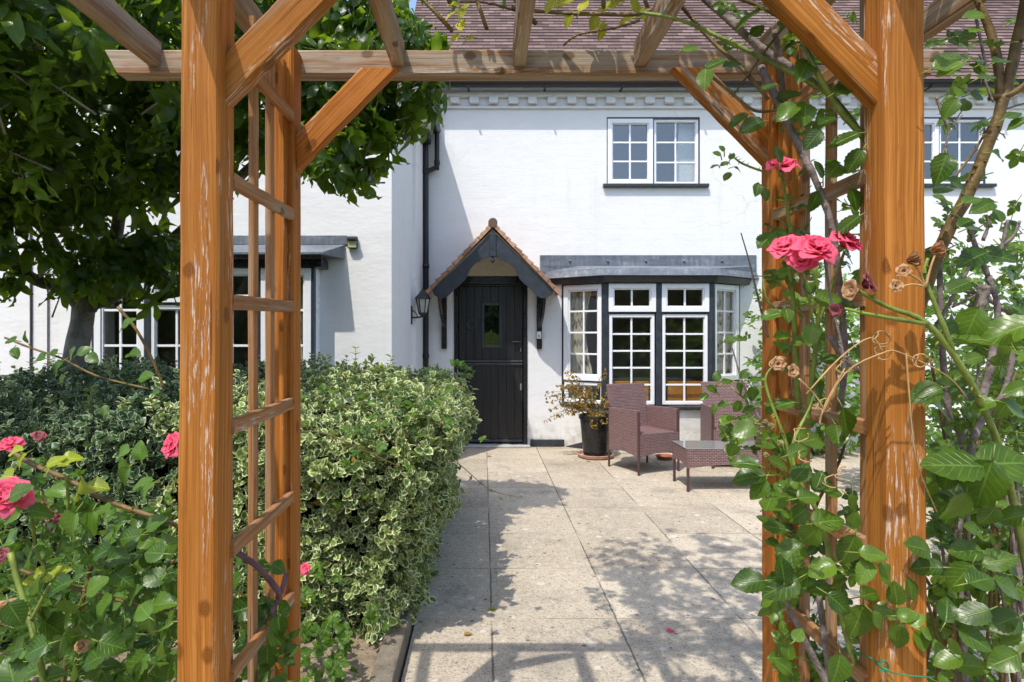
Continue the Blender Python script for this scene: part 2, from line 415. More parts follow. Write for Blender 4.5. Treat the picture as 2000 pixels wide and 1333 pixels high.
def paving_mat():
    m = NT('exposed_aggregate_paving'); c = m.coords()
    sep = m.n('SeparateXYZ'); m.l(c, sep.inputs[0])
    X, Y = sep.outputs[0], sep.outputs[1]
    wob = m.math('MULTIPLY', m.math('SUBTRACT', m.noise(c, 14, 3), .5), .012)
    def joint(co, o, s):
        a = m.math('DIVIDE', m.math('SUBTRACT', m.math('ADD', co, wob), o), s)
        fr = m.math('FRACT', m.math('ADD', a, 100.0))
        d = m.math('MULTIPLY', m.math('MINIMUM', fr, m.math('SUBTRACT', 1.0, fr)), s)
        return d, m.math('FLOOR', m.math('ADD', a, 100.0))
    dx, ix = joint(X, .037, .607); dy, iy = joint(Y, 3.069, .655)
    # cross joints fade on some slabs
    j1 = m.sm(dx, .002, .0065, 1, 0); j2 = m.sm(dy, .0012, .005, 1, 0)
    j2 = m.math('MULTIPLY', j2, m.sm(m.noise(c, 1.7, 3), .42, .62))
    j1 = m.math('MULTIPLY', j1, m.sm(m.noise(m.map(c, (1, 1, 1), (9, 4, 0)), 1.9, 3), .34, .52))
    j = m.math('MAXIMUM', j1, j2)
    wn = m.n('TexWhiteNoise', noise_dimensions='2D'); cc = m.n('CombineXYZ'); m.l(ix, cc.inputs[0]); m.l(iy, cc.inputs[1]); m.l(cc.outputs[0], wn.inputs['Vector'])
    big = m.noise(c, 1.6, 5, .6); fine = m.noise(c, 130, 3, .7); med = m.noise(c, 22, 4, .65)
    sp = m.n('TexVoronoi'); sp.inputs['Scale'].default_value = 135; m.l(c, sp.inputs['Vector'])
    sc = m.n('SeparateColor'); m.l(sp.outputs['Color'], sc.inputs[0])
    f = m.math('ADD', m.math('MULTIPLY', big, .40), m.math('ADD', m.math('MULTIPLY', med, .35), m.math('MULTIPLY', wn.outputs[0], .16)))
    f = m.math('ADD', f, m.math('MULTIPLY', m.math('SUBTRACT', sc.outputs[0], .5), .21))
    col = m.ramp(f, [(.2, (.25, .21, .16)), (.42, (.43, .365, .28)), (.62, (.55, .475, .37))])
    dk = m.math('MULTIPLY', m.sm(sc.outputs[1], .87, .94), m.sm(fine, .38, .56))
    col = m.mix(m.math('MULTIPLY', dk, .7), col, (.09, .075, .06))
    stain = m.math('MULTIPLY', m.sm(m.noise(m.map(c, (1, 1, 1), (5, 2, 0)), 2.2, 6, .72), .50, .72), .62)
    col = m.mix(stain, col, (.20, .18, .15))
    # pale lichen rosettes
    v1 = m.n('TexVoronoi', voronoi_dimensions='2D'); v1.inputs['Scale'].default_value = 6.0; m.l(c, v1.inputs['Vector'])
    s1 = m.n('SeparateColor'); m.l(v1.outputs['Color'], s1.inputs[0])
    ra = m.math('MULTIPLY', s1.outputs[1], .16)
    dd = m.math('ADD', v1.outputs['Distance'], m.math('MULTIPLY', m.math('SUBTRACT', m.noise(c, 40, 3), .5), .12))
    lc = m.math('MULTIPLY', m.sm(m.math('SUBTRACT', ra, dd), -.03, .06), m.math('GREATER_THAN', s1.outputs[0], .60))
    col = m.mix(m.math('MULTIPLY', lc, .55), col, (.64, .61, .55))
    v2 = m.n('TexVoronoi', voronoi_dimensions='2D'); v2.inputs['Scale'].default_value = 21.0; m.l(c, v2.inputs['Vector'])
    s2 = m.n('SeparateColor'); m.l(v2.outputs['Color'], s2.inputs[0])
    lc2 = m.math('MULTIPLY', m.sm(m.math('SUBTRACT', m.math('MULTIPLY', s2.outputs[1], .22), v2.outputs['Distance']), -.04, .08), m.math('GREATER_THAN', s2.outputs[0], .80))
    col = m.mix(m.math('MULTIPLY', lc2, .5), col, (.62, .59, .52))
    v3 = m.n('TexVoronoi', voronoi_dimensions='2D'); v3.inputs['Scale'].default_value = 16.0; m.l(m.map(c, (1, 1, 1), (3.3, 1.7, 0)), v3.inputs['Vector'])
    s3 = m.n('SeparateColor'); m.l(v3.outputs['Color'], s3.inputs[0])
    lc3 = m.math('MULTIPLY', m.sm(m.math('SUBTRACT', m.math('MULTIPLY', s3.outputs[1], .2), v3.outputs['Distance']), -.01, .03), m.math('GREATER_THAN', s3.outputs[0], .86))
    col = m.mix(m.math('MULTIPLY', lc3, .7), col, (.06, .055, .045))
    col = m.mix(m.math('MULTIPLY', j, .68), col, (.035, .032, .025))
    h = m.math('ADD', m.math('MULTIPLY', fine, .5), m.math('MULTIPLY', sc.outputs[0], .4))
    h = m.math('SUBTRACT', h, m.math('MULTIPLY', j, 2.0))
    m.principled(col, .88, m.bump(h, .45, .005), .2)
    return m.m
M['paving'] = paving_mat()

def soil_mat(name, a, b, sc=9):
    m = NT(name); c = m.coords()
    f = m.math('ADD', m.math('MULTIPLY', m.noise(c, sc, 6, .7), .7), m.math('MULTIPLY', m.noise(c, sc*9, 3, .7), .3))
    m.principled(m.ramp(f, [(.3, a), (.7, b)]), .95, m.bump(f, .9, .03), .1)
    return m.m
M['soil'] = soil_mat('dry_soil', (.14, .105, .07), (.42, .34, .24))
M['ground'] = soil_mat('garden_ground', (.04, .05, .02), (.09, .11, .04), 3)
M['kerb'] = soil_mat('old_kerb_stone', (.13, .11, .08), (.32, .27, .21), 14)
M['bark'] = soil_mat('grey_bark', (.10, .085, .07), (.40, .36, .30), 16)

M['magnolia'] = leafmat('magnolia_leaf', (.010, .034, .005), (.080, .150, .013), (.12, .18, .02), .35, .30, .50, tcol=(.32, .50, .02))
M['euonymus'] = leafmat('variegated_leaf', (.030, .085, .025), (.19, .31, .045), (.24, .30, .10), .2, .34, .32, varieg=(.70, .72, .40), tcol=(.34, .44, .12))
M['euonymus_shaded'] = leafmat('shaded_variegated_leaf', (.014, .045, .018), (.060, .125, .035), (.12, .17, .08), .2, .32, .28, varieg=(.42, .48, .30), tcol=(.16, .26, .07), vth=.84)  # hedge leaf again, the tree's shade put into darker green and duller margins
M['rose'] = leafmat('rose_leaf', (.012, .044, .006), (.118, .205, .018), (.14, .20, .045), .40, .30, .36, tcol=(.26, .42, .02), old=(.30, .26, .03))
M['bramble'] = leafmat('bramble_leaf', (.012, .046, .008), (.095, .190, .020), (.15, .21, .07), .5, .34, .36, tcol=(.26, .44, .03), old=(.40, .42, .04))
M['bright'] = leafmat('bright_shrub_leaf', (.04, .11, .012), (.13, .26, .030), (.15, .25, .06), .3, .45, .45, tcol=(.28, .45, .06))
M['golden'] = leafmat('dry_golden_leaf', (.24, .14, .02), (.46, .32, .07), (.38, .27, .08), .3, .6, .35, tcol=(.5, .32, .06))
M['yellow'] = leafmat('yellowing_leaf', (.22, .24, .015), (.50, .46, .03), (.45, .42, .08), .35, .5, .45, tcol=(.55, .52, .04))
M['lime'] = leafmat('young_lime_leaf', (.20, .26, .015), (.36, .42, .03), (.34, .38, .08), .5, .36, .42, tcol=(.50, .60, .04))
M['cane_green'] = simple('green_cane', (.17, .22, .035), .5, .4, var=.4, scale=30, bump=.2)
M['cane_brown'] = simple('brown_cane', (.135, .085, .022), .55, .4, var=.5, scale=25, bump=.4)
M['cane_grey'] = simple('grey_dead_cane', (.20, .165, .15), .85, .2, var=.5, scale=40, bump=.6)
M['tendril'] = simple('dry_tan_tendril', (.42, .26, .11), .8, .2, var=.3, scale=40)
M['purple'] = simple('purple_bramble_cane', (.10, .045, .060), .5, .4, var=.4, scale=30, bump=.3)
M['hedgecore'] = soil_mat('hedge_shade_core', (.006, .010, .004), (.020, .028, .010), 30)

def petal_mat(name, a, b, tcol):
    m = NT(name); uv = m.coords('UV'); t = m.attr('tone')
    sep = m.n('SeparateXYZ'); m.l(uv, sep.inputs[0])
    f = m.math('ADD', m.math('MULTIPLY', sep.outputs[0], .6), m.math('MULTIPLY', t, .4))
    col = m.ramp(f, [(.15, a), (.85, b)])
    b_ = m.n('BsdfPrincipled'); m.l(col, b_.inputs['Base Color']); b_.inputs['Roughness'].default_value = .6
    b_.inputs['Specular IOR Level'].default_value = .25
    m.l(m.bump(m.noise(m.map(uv, (4, 30, 1)), 1.0, 2), .15, .002), b_.inputs['Normal'])
    tr = m.n('BsdfTranslucent'); tr.inputs['Color'].default_value = (*tcol, 1)
    mx = m.n('MixShader'); mx.inputs[0].default_value = .42
    m.l(b_.outputs[0], mx.inputs[1]); m.l(tr.outputs[0], mx.inputs[2]); m.l(mx.outputs[0], m.out.inputs[0])
    return m.m
M['petal'] = petal_mat('pink_petal', (.62, .018, .085), (.92, .19, .30), (.95, .14, .26))
M['petal_dry'] = petal_mat('withered_petal', (.34, .15, .055), (.66, .42, .22), (.6, .32, .14))
M['petal_wine'] = petal_mat('fading_wine_petal', (.20, .02, .05), (.45, .16, .16), (.4, .08, .1))
M['berry'] = simple('green_brown_berry', (.20, .17, .06), .5, .4, var=.4, scale=90, bump=.6, bscale=200)

# ------------------------------------------------------------------ world, sun, camera
w = bpy.data.worlds.new('World'); scene.world = w; w.use_nodes = True
nt = w.node_tree; bg = nt.nodes['Background']
sky = nt.nodes.new('ShaderNodeTexSky'); sky.sky_type = 'NISHITA'; sky.sun_disc = False
sv = -SUN/np.linalg.norm(SUN)
elev = math.asin(sv[2]); azim = math.atan2(sv[0], sv[1])
sky.sun_elevation = elev; sky.sun_rotation = azim
sky.air_density = 1.0; sky.dust_density = 1.6; sky.ozone_density = 1.0
nt.links.new(sky.outputs[0], bg.inputs[0]); bg.inputs[1].default_value = .15
sl = bpy.data.lights.new('sun', 'SUN'); sl.energy = 2.0; sl.angle = R(.53); sl.color = (1, .955, .87)
so = link(bpy.data.objects.new('sun', sl))
from mathutils import Vector
so.rotation_euler = Vector(SUN).to_track_quat('-Z', 'Y').to_euler(); so.location = (-6, -8, 18)
cam = bpy.data.cameras.new('camera'); co = link(bpy.data.objects.new('camera', cam)); scene.camera = co
co.location = (0, 0, H); co.rotation_euler = (R(90), 0, 0)
cam.sensor_width = 36; cam.lens = 36*F/2000
cam.shift_x = (1000-CX)/2000; cam.shift_y = -(666.5-CY)/2000
cam.clip_start = .02; cam.clip_end = 2000
scene.view_settings.view_transform = 'Standard'; scene.view_settings.look = 'None'
scene.view_settings.exposure = 1.1; scene.view_settings.gamma = 1
cy = scene.cycles
cy.use_denoising = True
try: cy.denoiser = 'OPENIMAGEDENOISE'
except Exception: pass
cy.max_bounces = 8; cy.transparent_max_bounces = 12; cy.diffuse_bounces = 4; cy.glossy_bounces = 4; cy.transmission_bounces = 6
cy.sample_clamp_indirect = 6; cy.caustics_reflective = False; cy.caustics_refractive = False

# ------------------------------------------------------------------ ground
def grid_sheet(x0, x1, y0, y1, nx, ny, zf):
    b = MB(); vs = []; fs = []
    for j in range(ny+1):
        for i in range(nx+1):
            x = x0+(x1-x0)*i/nx; y = y0+(y1-y0)*j/ny
            vs.append((x, y, zf(x, y)))
    for j in range(ny):
        for i in range(nx):
            a = j*(nx+1)+i; fs.append((a, a+1, a+nx+2, a+nx+1))
    return b.add(vs, fs)
tag(grid_sheet(-400, 400, -400, 400, 4, 4, lambda x, y: -.06).build('ground', M['ground']), kind='structure')
tag(MB().box(-.33, 9, -1.5, 7.79, -.05, 0).build('paving', M['paving']), kind='structure')
tag(grid_sheet(-7, -.43, -1.5, 5.99, 60, 60, lambda x, y: .03+.025*math.sin(3*x+1.3*y)*math.cos(2.3*y)).build('soil', M['soil'], smooth=True), kind='structure')
kb = MB()
yy = -1.5
while yy < 5.9:
    kb.box(-.43, -.34, yy, yy+.895, -.05, .095+random.uniform(-.006, .006)); yy += .9
tag(kb.build('kerb', M['kerb'], bevel=.012), kind='structure')

# ------------------------------------------------------------------ COTTAGE
FY, WY = 7.8, 6.0           # main front wall, projecting wing front wall
fx = lambda px: (px-CX)*FY/F
fz = lambda py: H-(py-CY)*FY/F
cottage = thing('cottage', 'white rendered cottage with clay tiled roof and black trim behind the garden arch', 'house', (2.0, FY, 0))
def wall_with_holes(b, T, u0, u1, v0, v1, holes, depth):
    us = sorted({u0, u1, *[h[0] for h in holes], *[h[1] for h in holes]})
    vs = sorted({v0, v1, *[h[2] for h in holes], *[h[3] for h in holes]})
    for i in range(len(us)-1):
        for j in range(len(vs)-1):
            cu, cv = (us[i]+us[i+1])/2, (vs[j]+vs[j+1])/2
            if any(h[0] < cu < h[1] and h[2] < cv < h[3] for h in holes): continue
            b.quad(T(us[i], vs[j], 0), T(us[i+1], vs[j], 0), T(us[i+1], vs[j+1], 0), T(us[i], vs[j+1], 0))
            b.quad(T(us[i], vs[j], -depth), T(us[i], vs[j+1], -depth), T(us[i+1], vs[j+1], -depth), T(us[i+1], vs[j], -depth))
    for a0, a1, c0, c1 in holes:
        b.quad(T(a0, c0, 0), T(a0, c0, -depth), T(a0, c1, -depth), T(a0, c1, 0))
        b.quad(T(a1, c0, 0), T(a1, c1, 0), T(a1, c1, -depth), T(a1, c0, -depth))
        b.quad(T(a0, c0, 0), T(a1, c0, 0), T(a1, c0, -depth), T(a0, c0, -depth))
        b.quad(T(a0, c1, 0), T(a0, c1, -depth), T(a1, c1, -depth), T(a1, c1, 0))
def plane_T(O, Rv, N):
    O = np.array(O, float); Rv = np.array(Rv, float); N = np.array(N, float)
    Rv /= np.linalg.norm(Rv); N /= np.linalg.norm(N)
    return lambda u, v, w_: O+Rv*u+np.array([0, 0, 1.0])*v+N*w_
TM = plane_T((0, FY, 0), (1, 0, 0), (0, -1, 0))
TW = plane_T((0, WY, 0), (1, 0, 0), (0, -1, 0))
bay_l, bay_r = fx(1097), fx(1097)+2.21
UPW = [(fx(1185), fx(1367)), (fx(1743), fx(1925))]
up0, up1 = fz(365), fz(229)
d0, d1, dtop = fx(887), fx(1030), fz(540)
b = MB()
holes = [(d0, d1, 0.0, dtop), (bay_l, bay_r, .53, 2.02), (UPW[0][0], UPW[0][1], up0, up1), (UPW[1][0], UPW[1][1], up0, up1)]
wall_with_holes(b, TM, -1.2, 9.5, 0, 4.46, holes, .14)
b.build('wall', M['wall'], cottage)
# wing
b = MB()
WB = (-3.60, -1.56, .55, 2.02)     # wing bay opening
WU = (-3.45, -2.35, 3.25, 4.05)    # wing upper window
wall_with_holes(b, TW, -7, -.878, 0, 4.0, [WB, WU], .14)
# return wall in two slightly splayed lengths
A, Bp, C_ = np.array([-.878, WY]), np.array([-.805, 7.12]), np.array([-.742, FY+.02])
b.quad((*A, 0), (*Bp, 0), (*Bp, 4.0), (*A, 4.0))
Bq = Bp+np.array([.035, .004])
b.quad((*Bp, 0), (*Bq, 0), (*Bq, 4.0), (*Bp, 4.0))
b.quad((*Bq, 0), (*C_, 0), (*C_, 4.0), (*Bq, 4.0))
# gable above
b.add([(-7.2, WY, 4.0), (-.70, WY, 4.0), (-3.95, WY, 6.7)], [(0, 1, 2)])
b.build('wing_wall', M['wall'], cottage)
# inside of the rooms
def room(x0, x1, y0, y1, z0, z1, nm='interior_wall'):
    b = MB()
    b.quad((x0, y1, z0), (x1, y1, z0), (x1, y1, z1), (x0, y1, z1))
    b.quad((x0, y0, z0), (x0, y1, z0), (x0, y1, z1), (x0, y0, z1))
    b.quad((x1, y0, z0), (x1, y0, z1), (x1, y1, z1), (x1, y1, z0))
    b.quad((x0, y0, z1), (x0, y1, z1), (x1, y1, z1), (x1, y0, z1))
    b.build(nm, M['inner'], cottage)
    f = MB(); f.quad((x0, y0, z0), (x1, y0, z0), (x1, y1, z0), (x0, y1, z0)); f.build('interior_floor', M['innerdark'], cottage)
room(.60, 4.2, FY+.141, 10.2, .02, 2.35)
room(-1.2, 9.4, FY+.141, 11.6, 2.42, 4.5)
room(-5.6, -.95, WY+.141, 9.2, .02, 2.35)
room(-5.6, -.95, WY+.141, 9.2, 2.42, 3.98)
b = MB(); b.box(d0-.01, d1+.01, FY+.138, FY+.2, 0, dtop+.05); b.build('door_backing', M['black'], cottage)

# roof: overlapping courses
def tiled_slope(b, p0, along, up, length, n, gauge, thick=.014, u0=0.0, lip=.0):
    along = np.array(along, float); along /= np.linalg.norm(along)
    up = np.array(up, float); up /= np.linalg.norm(up)
    nrm = np.cross(along, up)
    p0 = np.array(p0, float)
    for i in range(n):
        a = p0+up*gauge*i+nrm*thick*1.0
        c = p0+up*gauge*(i+1.25)+nrm*.001
        seg = 1
        for k in range(seg):
            s0, s1 = length*k/seg, length*(k+1)/seg
            q = [a+along*s0, a+along*s1, c+along*s1, c+along*s0]
            o = p0+up*gauge*i
            vs = q+[o+along*s0, o+along*s1]
            b.add(vs, [(0, 1, 2, 3), (4, 5, 1, 0)],
                  [[(u0+s0, i*gauge+.001), (u0+s1, i*gauge+.001), (u0+s1, (i+.99)*gauge), (u0+s0, (i+.99)*gauge)],
                   [(u0+s0, i*gauge+lip), (u0+s1, i*gauge+lip), (u0+s1, i*gauge+lip*2), (u0+s0, i*gauge+lip*2)]])
b = MB()
pit = R(47)
tiled_slope(b, (-1.0, FY-.17, 4.47), (1, 0, 0), (0, math.cos(pit), math.sin(pit)), 10.6, 44, .10)
top = np.array([0, FY-.17+4.4*math.cos(pit), 4.47+4.4*math.sin(pit)])
b.quad((-1.0, top[1], top[2]), (9.6, top[1], top[2]), (9.6, top[1]+3.2, 4.5), (-1.0, top[1]+3.2, 4.5), [(0, 0), (10, 0), (10, 4), (0, 4)])
b.build('roof', M['tile'], cottage)
b = MB()
sl_ = np.array([-3.25, 0, 2.7]); sn = sl_/np.linalg.norm(sl_)
tiled_slope(b, (-.60, WY-.12, 3.93), (0, 1, 0), sn, 3.4, 43, .10)
tiled_slope(b, (-7.3, WY+3.28, 3.93), (0, -1, 0), (3.25, 0, 2.7), 3.4, 43, .10)
b.build('wing_roof', M['tile'], cottage)
b = MB(); b.box(-.84, -.62, WY-.10, FY-.02, 3.86, 3.91); b.build('wing_soffit', M['upvc'], cottage)

def gutter(p0, p1, r, name):
    p0, p1 = np.array(p0, float), np.array(p1, float)
    d = (p1-p0)/np.linalg.norm(p1-p0); side = np.cross(d, [0, 0, 1.0])
    n = 10; b = MB(); vs = []; fs = []
    for q, rr in ((p0, r), (p1, r), (p0, r*.86), (p1, r*.86)):
        for k in range(n+1):
            a = math.pi*k/n
            vs.append(q+side*rr*math.cos(a)-np.array([0, 0, 1])*rr*math.sin(a))
    m_ = n+1
    for k in range(n):
        fs.append((k, k+1, m_+k+1, m_+k)); fs.append((2*m_+k, 3*m_+k, 3*m_+k+1, 2*m_+k+1))
    fs += [(0, m_, 3*m_, 2*m_), (n, 2*m_+n, 3*m_+n, m_+n)]
    for k in range(n): fs += [(k, 2*m_+k, 2*m_+k+1, k+1), (m_+k, m_+k+1, 3*m_+k+1, 3*m_+k)]
    b.add(vs, fs); return b
g = gutter((-.75, FY-.185, 4.44), (9.5, FY-.185, 4.44), .062, 'gutter')
xb = -.2
while xb < 9.3:
    g.box(xb, xb+.025, FY-.25, FY-.02, 4.368, 4.376); xb += .93
g.build('gutter', M['iron'], cottage, smooth=False)
g = gutter((-.585, WY-.12, 3.905), (-.585, FY-.03, 3.905), .055, 'gutter'); g.build('gutter', M['iron'], cottage)
# dentil eaves course
b = MB()
b.box(-.74, 9.4, FY-.035, FY-.0005, 4.18, 4.205)
b.box(-.74, 9.4, FY-.060, FY-.0005, 4.315, 4.375)
xb = -.66
while xb < 9.3:
    jz = random.uniform(-.004, .004); b.box(xb, xb+.115+random.uniform(-.006, .006), FY-.065-random.uniform(0, .006), FY-.001, 4.235+jz, 4.3149); xb += .2405
b.build('dentil_course', M['wall'], cottage, bevel=.008)
# dark plinth
for q0, q1 in ((d1+.035, bay_l+.04), (-.73, d0-.035)): b = MB(); b.box(q0, q1, FY-.022, FY-.001, .005, .09); b.build('plinth', M['slatepaint'], cottage, bevel=.008)
b = MB(); b.add([(bay_l+.05, FY-.03, .004), (bay_l+.42, FY-.30, .004), (bay_l+.42, FY-.30, .085), (bay_l+.05, FY-.03, .085), (bay_l+.05, FY-.002, .004), (bay_l+.42, FY-.02, .004), (bay_l+.42, FY-.02, .085), (bay_l+.05, FY-.002, .085)], [(0, 1, 2, 3), (3, 2, 6, 7), (0, 3, 7, 4), (1, 5, 6, 2)]); b.build('plinth', M['slatepaint'], cottage)
# downpipe
b = MB()
xp, yp = fx(833), FY-.085
b.tube([(xp-.01, yp-.1, fz(262)), (xp-.01, yp-.06, fz(285)), (xp, yp, fz(306)), (xp, yp, .1), (xp, yp-.08, .03)], .034, 12, 3)
for zz in (3.35, 2.2, 1.1): b.tube([(xp, yp, zz), (xp, yp, zz+.05)], .042, 12)
x2 = fx(854.5)
b.tube([(x2, yp, 4.42), (x2, yp, fz(322)), (x2-.015, yp, fz(331)), (xp+.03, yp, fz(338)), (xp, yp, fz(342))], .030, 12, 3)
b.tube([(x2, yp, fz(318)), (x2, yp, fz(326))], .037, 12)
b.build('downpipe', M['iron'], cottage, smooth=True)
b = MB(); b.box(xp-.075, xp+.06, yp-.17, yp+.06, fz(285), fz(266)); b.build('hopper', M['iron'], cottage, bevel=.015)

# ------------------------------------------------------------------ windows
def casement(fr, gl, T, u0, u1, v0, v1, fw, cols, rows, w0=0.0, dep=.05, bar=.022):
    """frame boxes + glazing bars into fr, one pane sheet into gl"""
    def bx(a0, a1, c0, c1, e0, e1): fr.box(a0, a1, c0, c1, e0, e1, lambda x, y, z: T(x, y, z))
    bx(u0, u0+fw, v0, v1, w0, w0+dep); bx(u1-fw, u1, v0, v1, w0, w0+dep)
    bx(u0+fw, u1-fw, v0, v0+fw, w0, w0+dep); bx(u0+fw, u1-fw, v1-fw, v1, w0, w0+dep)
    # inner bead
    i0, i1, k0, k1 = u0+fw, u1-fw, v0+fw, v1-fw; bd = fw*.28
    bx(i0, i0+bd, k0, k1, w0+.004, w0+dep*.72); bx(i1-bd, i1, k0, k1, w0+.004, w0+dep*.72)
    bx(i0+bd, i1-bd, k0, k0+bd, w0+.004, w0+dep*.72); bx(i0+bd, i1-bd, k1-bd, k1, w0+.004, w0+dep*.72)
    for c in range(1, cols):
        x = i0+(i1-i0)*c/cols; bx(x-bar/2, x+bar/2, k0+bd, k1-bd, w0+.012, w0+dep*.55)
    for r in range(1, rows):
        y = k0+(k1-k0)*r/rows; bx(i0+bd, i1-bd, y-bar/2, y+bar/2, w0+.0125, w0+dep*.53)
    wg = w0+dep*.30
    gl.quad(T(i0+bd*.5, k0+bd*.5, wg), T(i1-bd*.5, k0+bd*.5, wg), T(i1-bd*.5, k1-bd*.5, wg), T(i0+bd*.5, k1-bd*.5, wg))

def group_root(name, parent, label=None):
    o = link(bpy.data.objects.new(name, None)); o.parent = parent; o.empty_display_size = .05
    if label: o['label'] = label
    return o
for (ux0, ux1) in UPW:
    wn = group_root('window', cottage)
    mid = ux0+(ux1-ux0)*.497
    fr, gl, dk, si = MB(), MB(), MB(), MB()
    casement(fr, gl, TM, ux0+.012, mid, up0+.03, up1-.022, .052, 2, 3, -.05, .055)
    casement(fr, gl, TM, mid+.014, ux1-.012, up0+.03, up1-.022, .030, 2, 3, -.07, .05)
    for bx in ((ux0, ux0+.0115), (mid+.0005, mid+.0135), (ux1-.0115, ux1)):
        dk.box(bx[0], bx[1], up0+.012, up1-.001, -.09, -.005, lambda x, y, z: TM(x, y, z))
    dk.box(ux0+.012, mid, up1-.0215, up1-.001, -.09, -.004, lambda x, y, z: TM(x, y, z))
    dk.box(mid+.014, ux1-.012, up1-.0215, up1-.001, -.09, -.004, lambda x, y, z: TM(x, y, z))
    si.box(ux0-.05, ux1+.10, up0-.012, up0+.028, -.10, .055, lambda x, y, z: TM(x, y, z))
    fr.build('frame', M['upvc'], wn, bevel=.003); gl.build('pane', M['upglass'], wn)
    dk.build('surround', M['slatepaint'], wn); si.build('sill', M['slatepaint'], wn, bevel=.006)

# main bay window: two flat lights between two canted ones
BAYP = .35
bay = group_root('bay_window', cottage, 'four light bay window with grey lead hood beside the front door')
cxa, cxb = bay_l+.476, bay_r-.476
FYB = FY-BAYP
TL = plane_T((bay_l, FY, 0), (.476, -BAYP, 0), (-BAYP, -.476, 0))
TC = plane_T((cxa, FYB, 0), (1, 0, 0), (0, -1, 0))
TR = plane_T((cxb, FYB, 0), (.476, BAYP, 0), (BAYP, -.476, 0))
Lc = math.hypot(.476, BAYP); Wc = cxb-cxa
fr, gl, dk = MB(), MB(), MB()
z0, z1 = .545, 2.0
for T_ in (TL, TR):
    casement(fr, gl, T_, .03, Lc-.035, z0+.285, z1-.01, .062, 2, 4, -.05, .06)
    casement(fr, gl, T_, .03, Lc-.035, z0+.012, z0+.265, .034, 2, 1, -.06, .05)
    dk.box(.0, .029, z0, z1, -.07, -.002, lambda x, y, z: T_(x, y, z))
    dk.box(.03, Lc-.035, z0+.266, z0+.284, -.07, -.02, lambda x, y, z: T_(x, y, z))
h_ = Wc/2
for k in range(2):
    u0, u1 = k*h_+.035, (k+1)*h_-.035
    casement(fr, gl, TC, u0, u1, z1-.345, z1-.01, .056, 2, 1, -.045, .06)
    casement(fr, gl, TC, u0+.012, u1-.012, z0+.012, z1-.375, .032, 2, 5, -.06, .05)
    dk.box(u0, u1, z1-.374, z1-.346, -.07, -.012, lambda x, y, z: TC(x, y, z))
for uu in (h_,): dk.box(uu-.034, uu+.034, z0, z1, -.07, .006, lambda x, y, z: TC(x, y, z))
for ux in (0, Wc):
    dk.tube([TC(ux, z0, -.03), TC(ux, z1, -.03)], .048, 12)
fr.build('frame', M['upvc'], bay, bevel=.003); gl.build('pane', M['glass'], bay); dk.build('mullion', M['slatepaint'], bay, bevel=.003)
def bay_outline(e, ex=0.0):
    return [(bay_l-ex-e*.3, FY-.001), (cxa-e*.45, FYB-e), (cxb+e*.45, FYB-e), (bay_r+ex+e*.3, FY-.001)]
def bay_slab(b, e, za, zb, e2=None, ex=0.0, ex2=None):
    lo = bay_outline(e, ex); hi = bay_outline(e if e2 is None else e2, ex if ex2 is None else ex2)
    n = 4; vs = [(*p, za) for p in lo]+[(*p, zb) for p in hi]
    fs = [tuple(range(n-1, -1, -1)), tuple(range(n, 2*n))]+[(k, (k+1) % n, n+(k+1) % n, n+k) for k in range(n)]
    b.add(vs, fs)
b = MB(); bay_slab(b, .075, z0-.045, z0-.002); b.build('sill', M['slatepaint'], bay, bevel=.008)
b = MB(); bay_slab(b, -.03, .0, z0-.0455, .035); b.build('apron', M['wall'], bay)
b = MB(); bay_slab(b, .06, z1, z1+.075, .085, .10, .12); b.build('head_board', M['slatepaint'], bay, bevel=.005)
b = MB(); bay_slab(b, .14, z1+.0755, z1+.16, .11, .20, .17)
# sloped lead top up to the wall with lapped upstand
lo = bay_outline(.11, .17)
hi = [(bay_l-.27, FY-.012), (bay_l+.2, FY-.03), (bay_r-.2, FY-.03), (bay_r+.2, FY-.012)]
b.add([(*p, z1+.1605) for p in lo]+[(*p, z1+.235) for p in hi], [(0, 1, 5, 4), (1, 2, 6, 5), (2, 3, 7, 6)])
b.box(bay_l-.27, bay_r+.2, FY-.012, FY-.0008, z1+.15, z1+.37)
xx = bay_l+.1
while xx < bay_r: b.lathe((xx, FY-.018, z1+.30), [(.001, .012), (.014, .008), (.018, -.008), (.001, -.012)], 8); xx += .47
b.build('lead_hood', M['lead'], bay, bevel=.004)

# wing bay window (square, shallow)
wb = group_root('bay_window', cottage, 'bay window under a dark lead hood half hidden behind the tree and hedge')
PW = .22
TWB = plane_T((WB[0], WY-PW, 0), (1, 0, 0), (0, -1, 0))
WW = WB[1]-WB[0]
fr, gl, dk = MB(), MB(), MB()
n4 = 4; cw = WW/n4
for k in range(n4):
    u0, u1 = k*cw+.025, (k+1)*cw-.025
    if k in (0, n4-1):
        casement(fr, gl, TWB, u0, u1, .57, 1.995, .06, 2 if k == 0 else 1, 4, -.045, .055)
    else:
        casement(fr, gl, TWB, u0, u1, 1.68, 1.995, .055, 2, 1, -.045, .06)
        casement(fr, gl, TWB, u0, u1, .57, 1.655, .035, 2, 3, -.06, .05)
        dk.box(u0, u1, 1.656, 1.679, -.07, -.01, lambda x, y, z: TWB(x, y, z))
for k in range(n4+1):
    dk.box(max(0, k*cw-.0245), min(WW, k*cw+.0245), .56, 2.0, -.07, .004, lambda x, y, z: TWB(x, y, z))
fr.build('frame', M['upvc'], wb, bevel=.003); gl.build('pane', M['glass'], wb); dk.build('mullion', M['slatepaint'], wb)
for q in (WB[0], WB[1]-.02): b = MB(); b.box(q, q+.02, WY-PW+.07, WY-.001, .56, 2.0); b.build('bay_cheek', M['upvc'], wb)
b = MB(); b.box(WB[0]-.05, WB[1]+.05, WY-PW-.06, WY-.001, .51, .555); b.build('sill', M['slatepaint'], wb, bevel=.006)
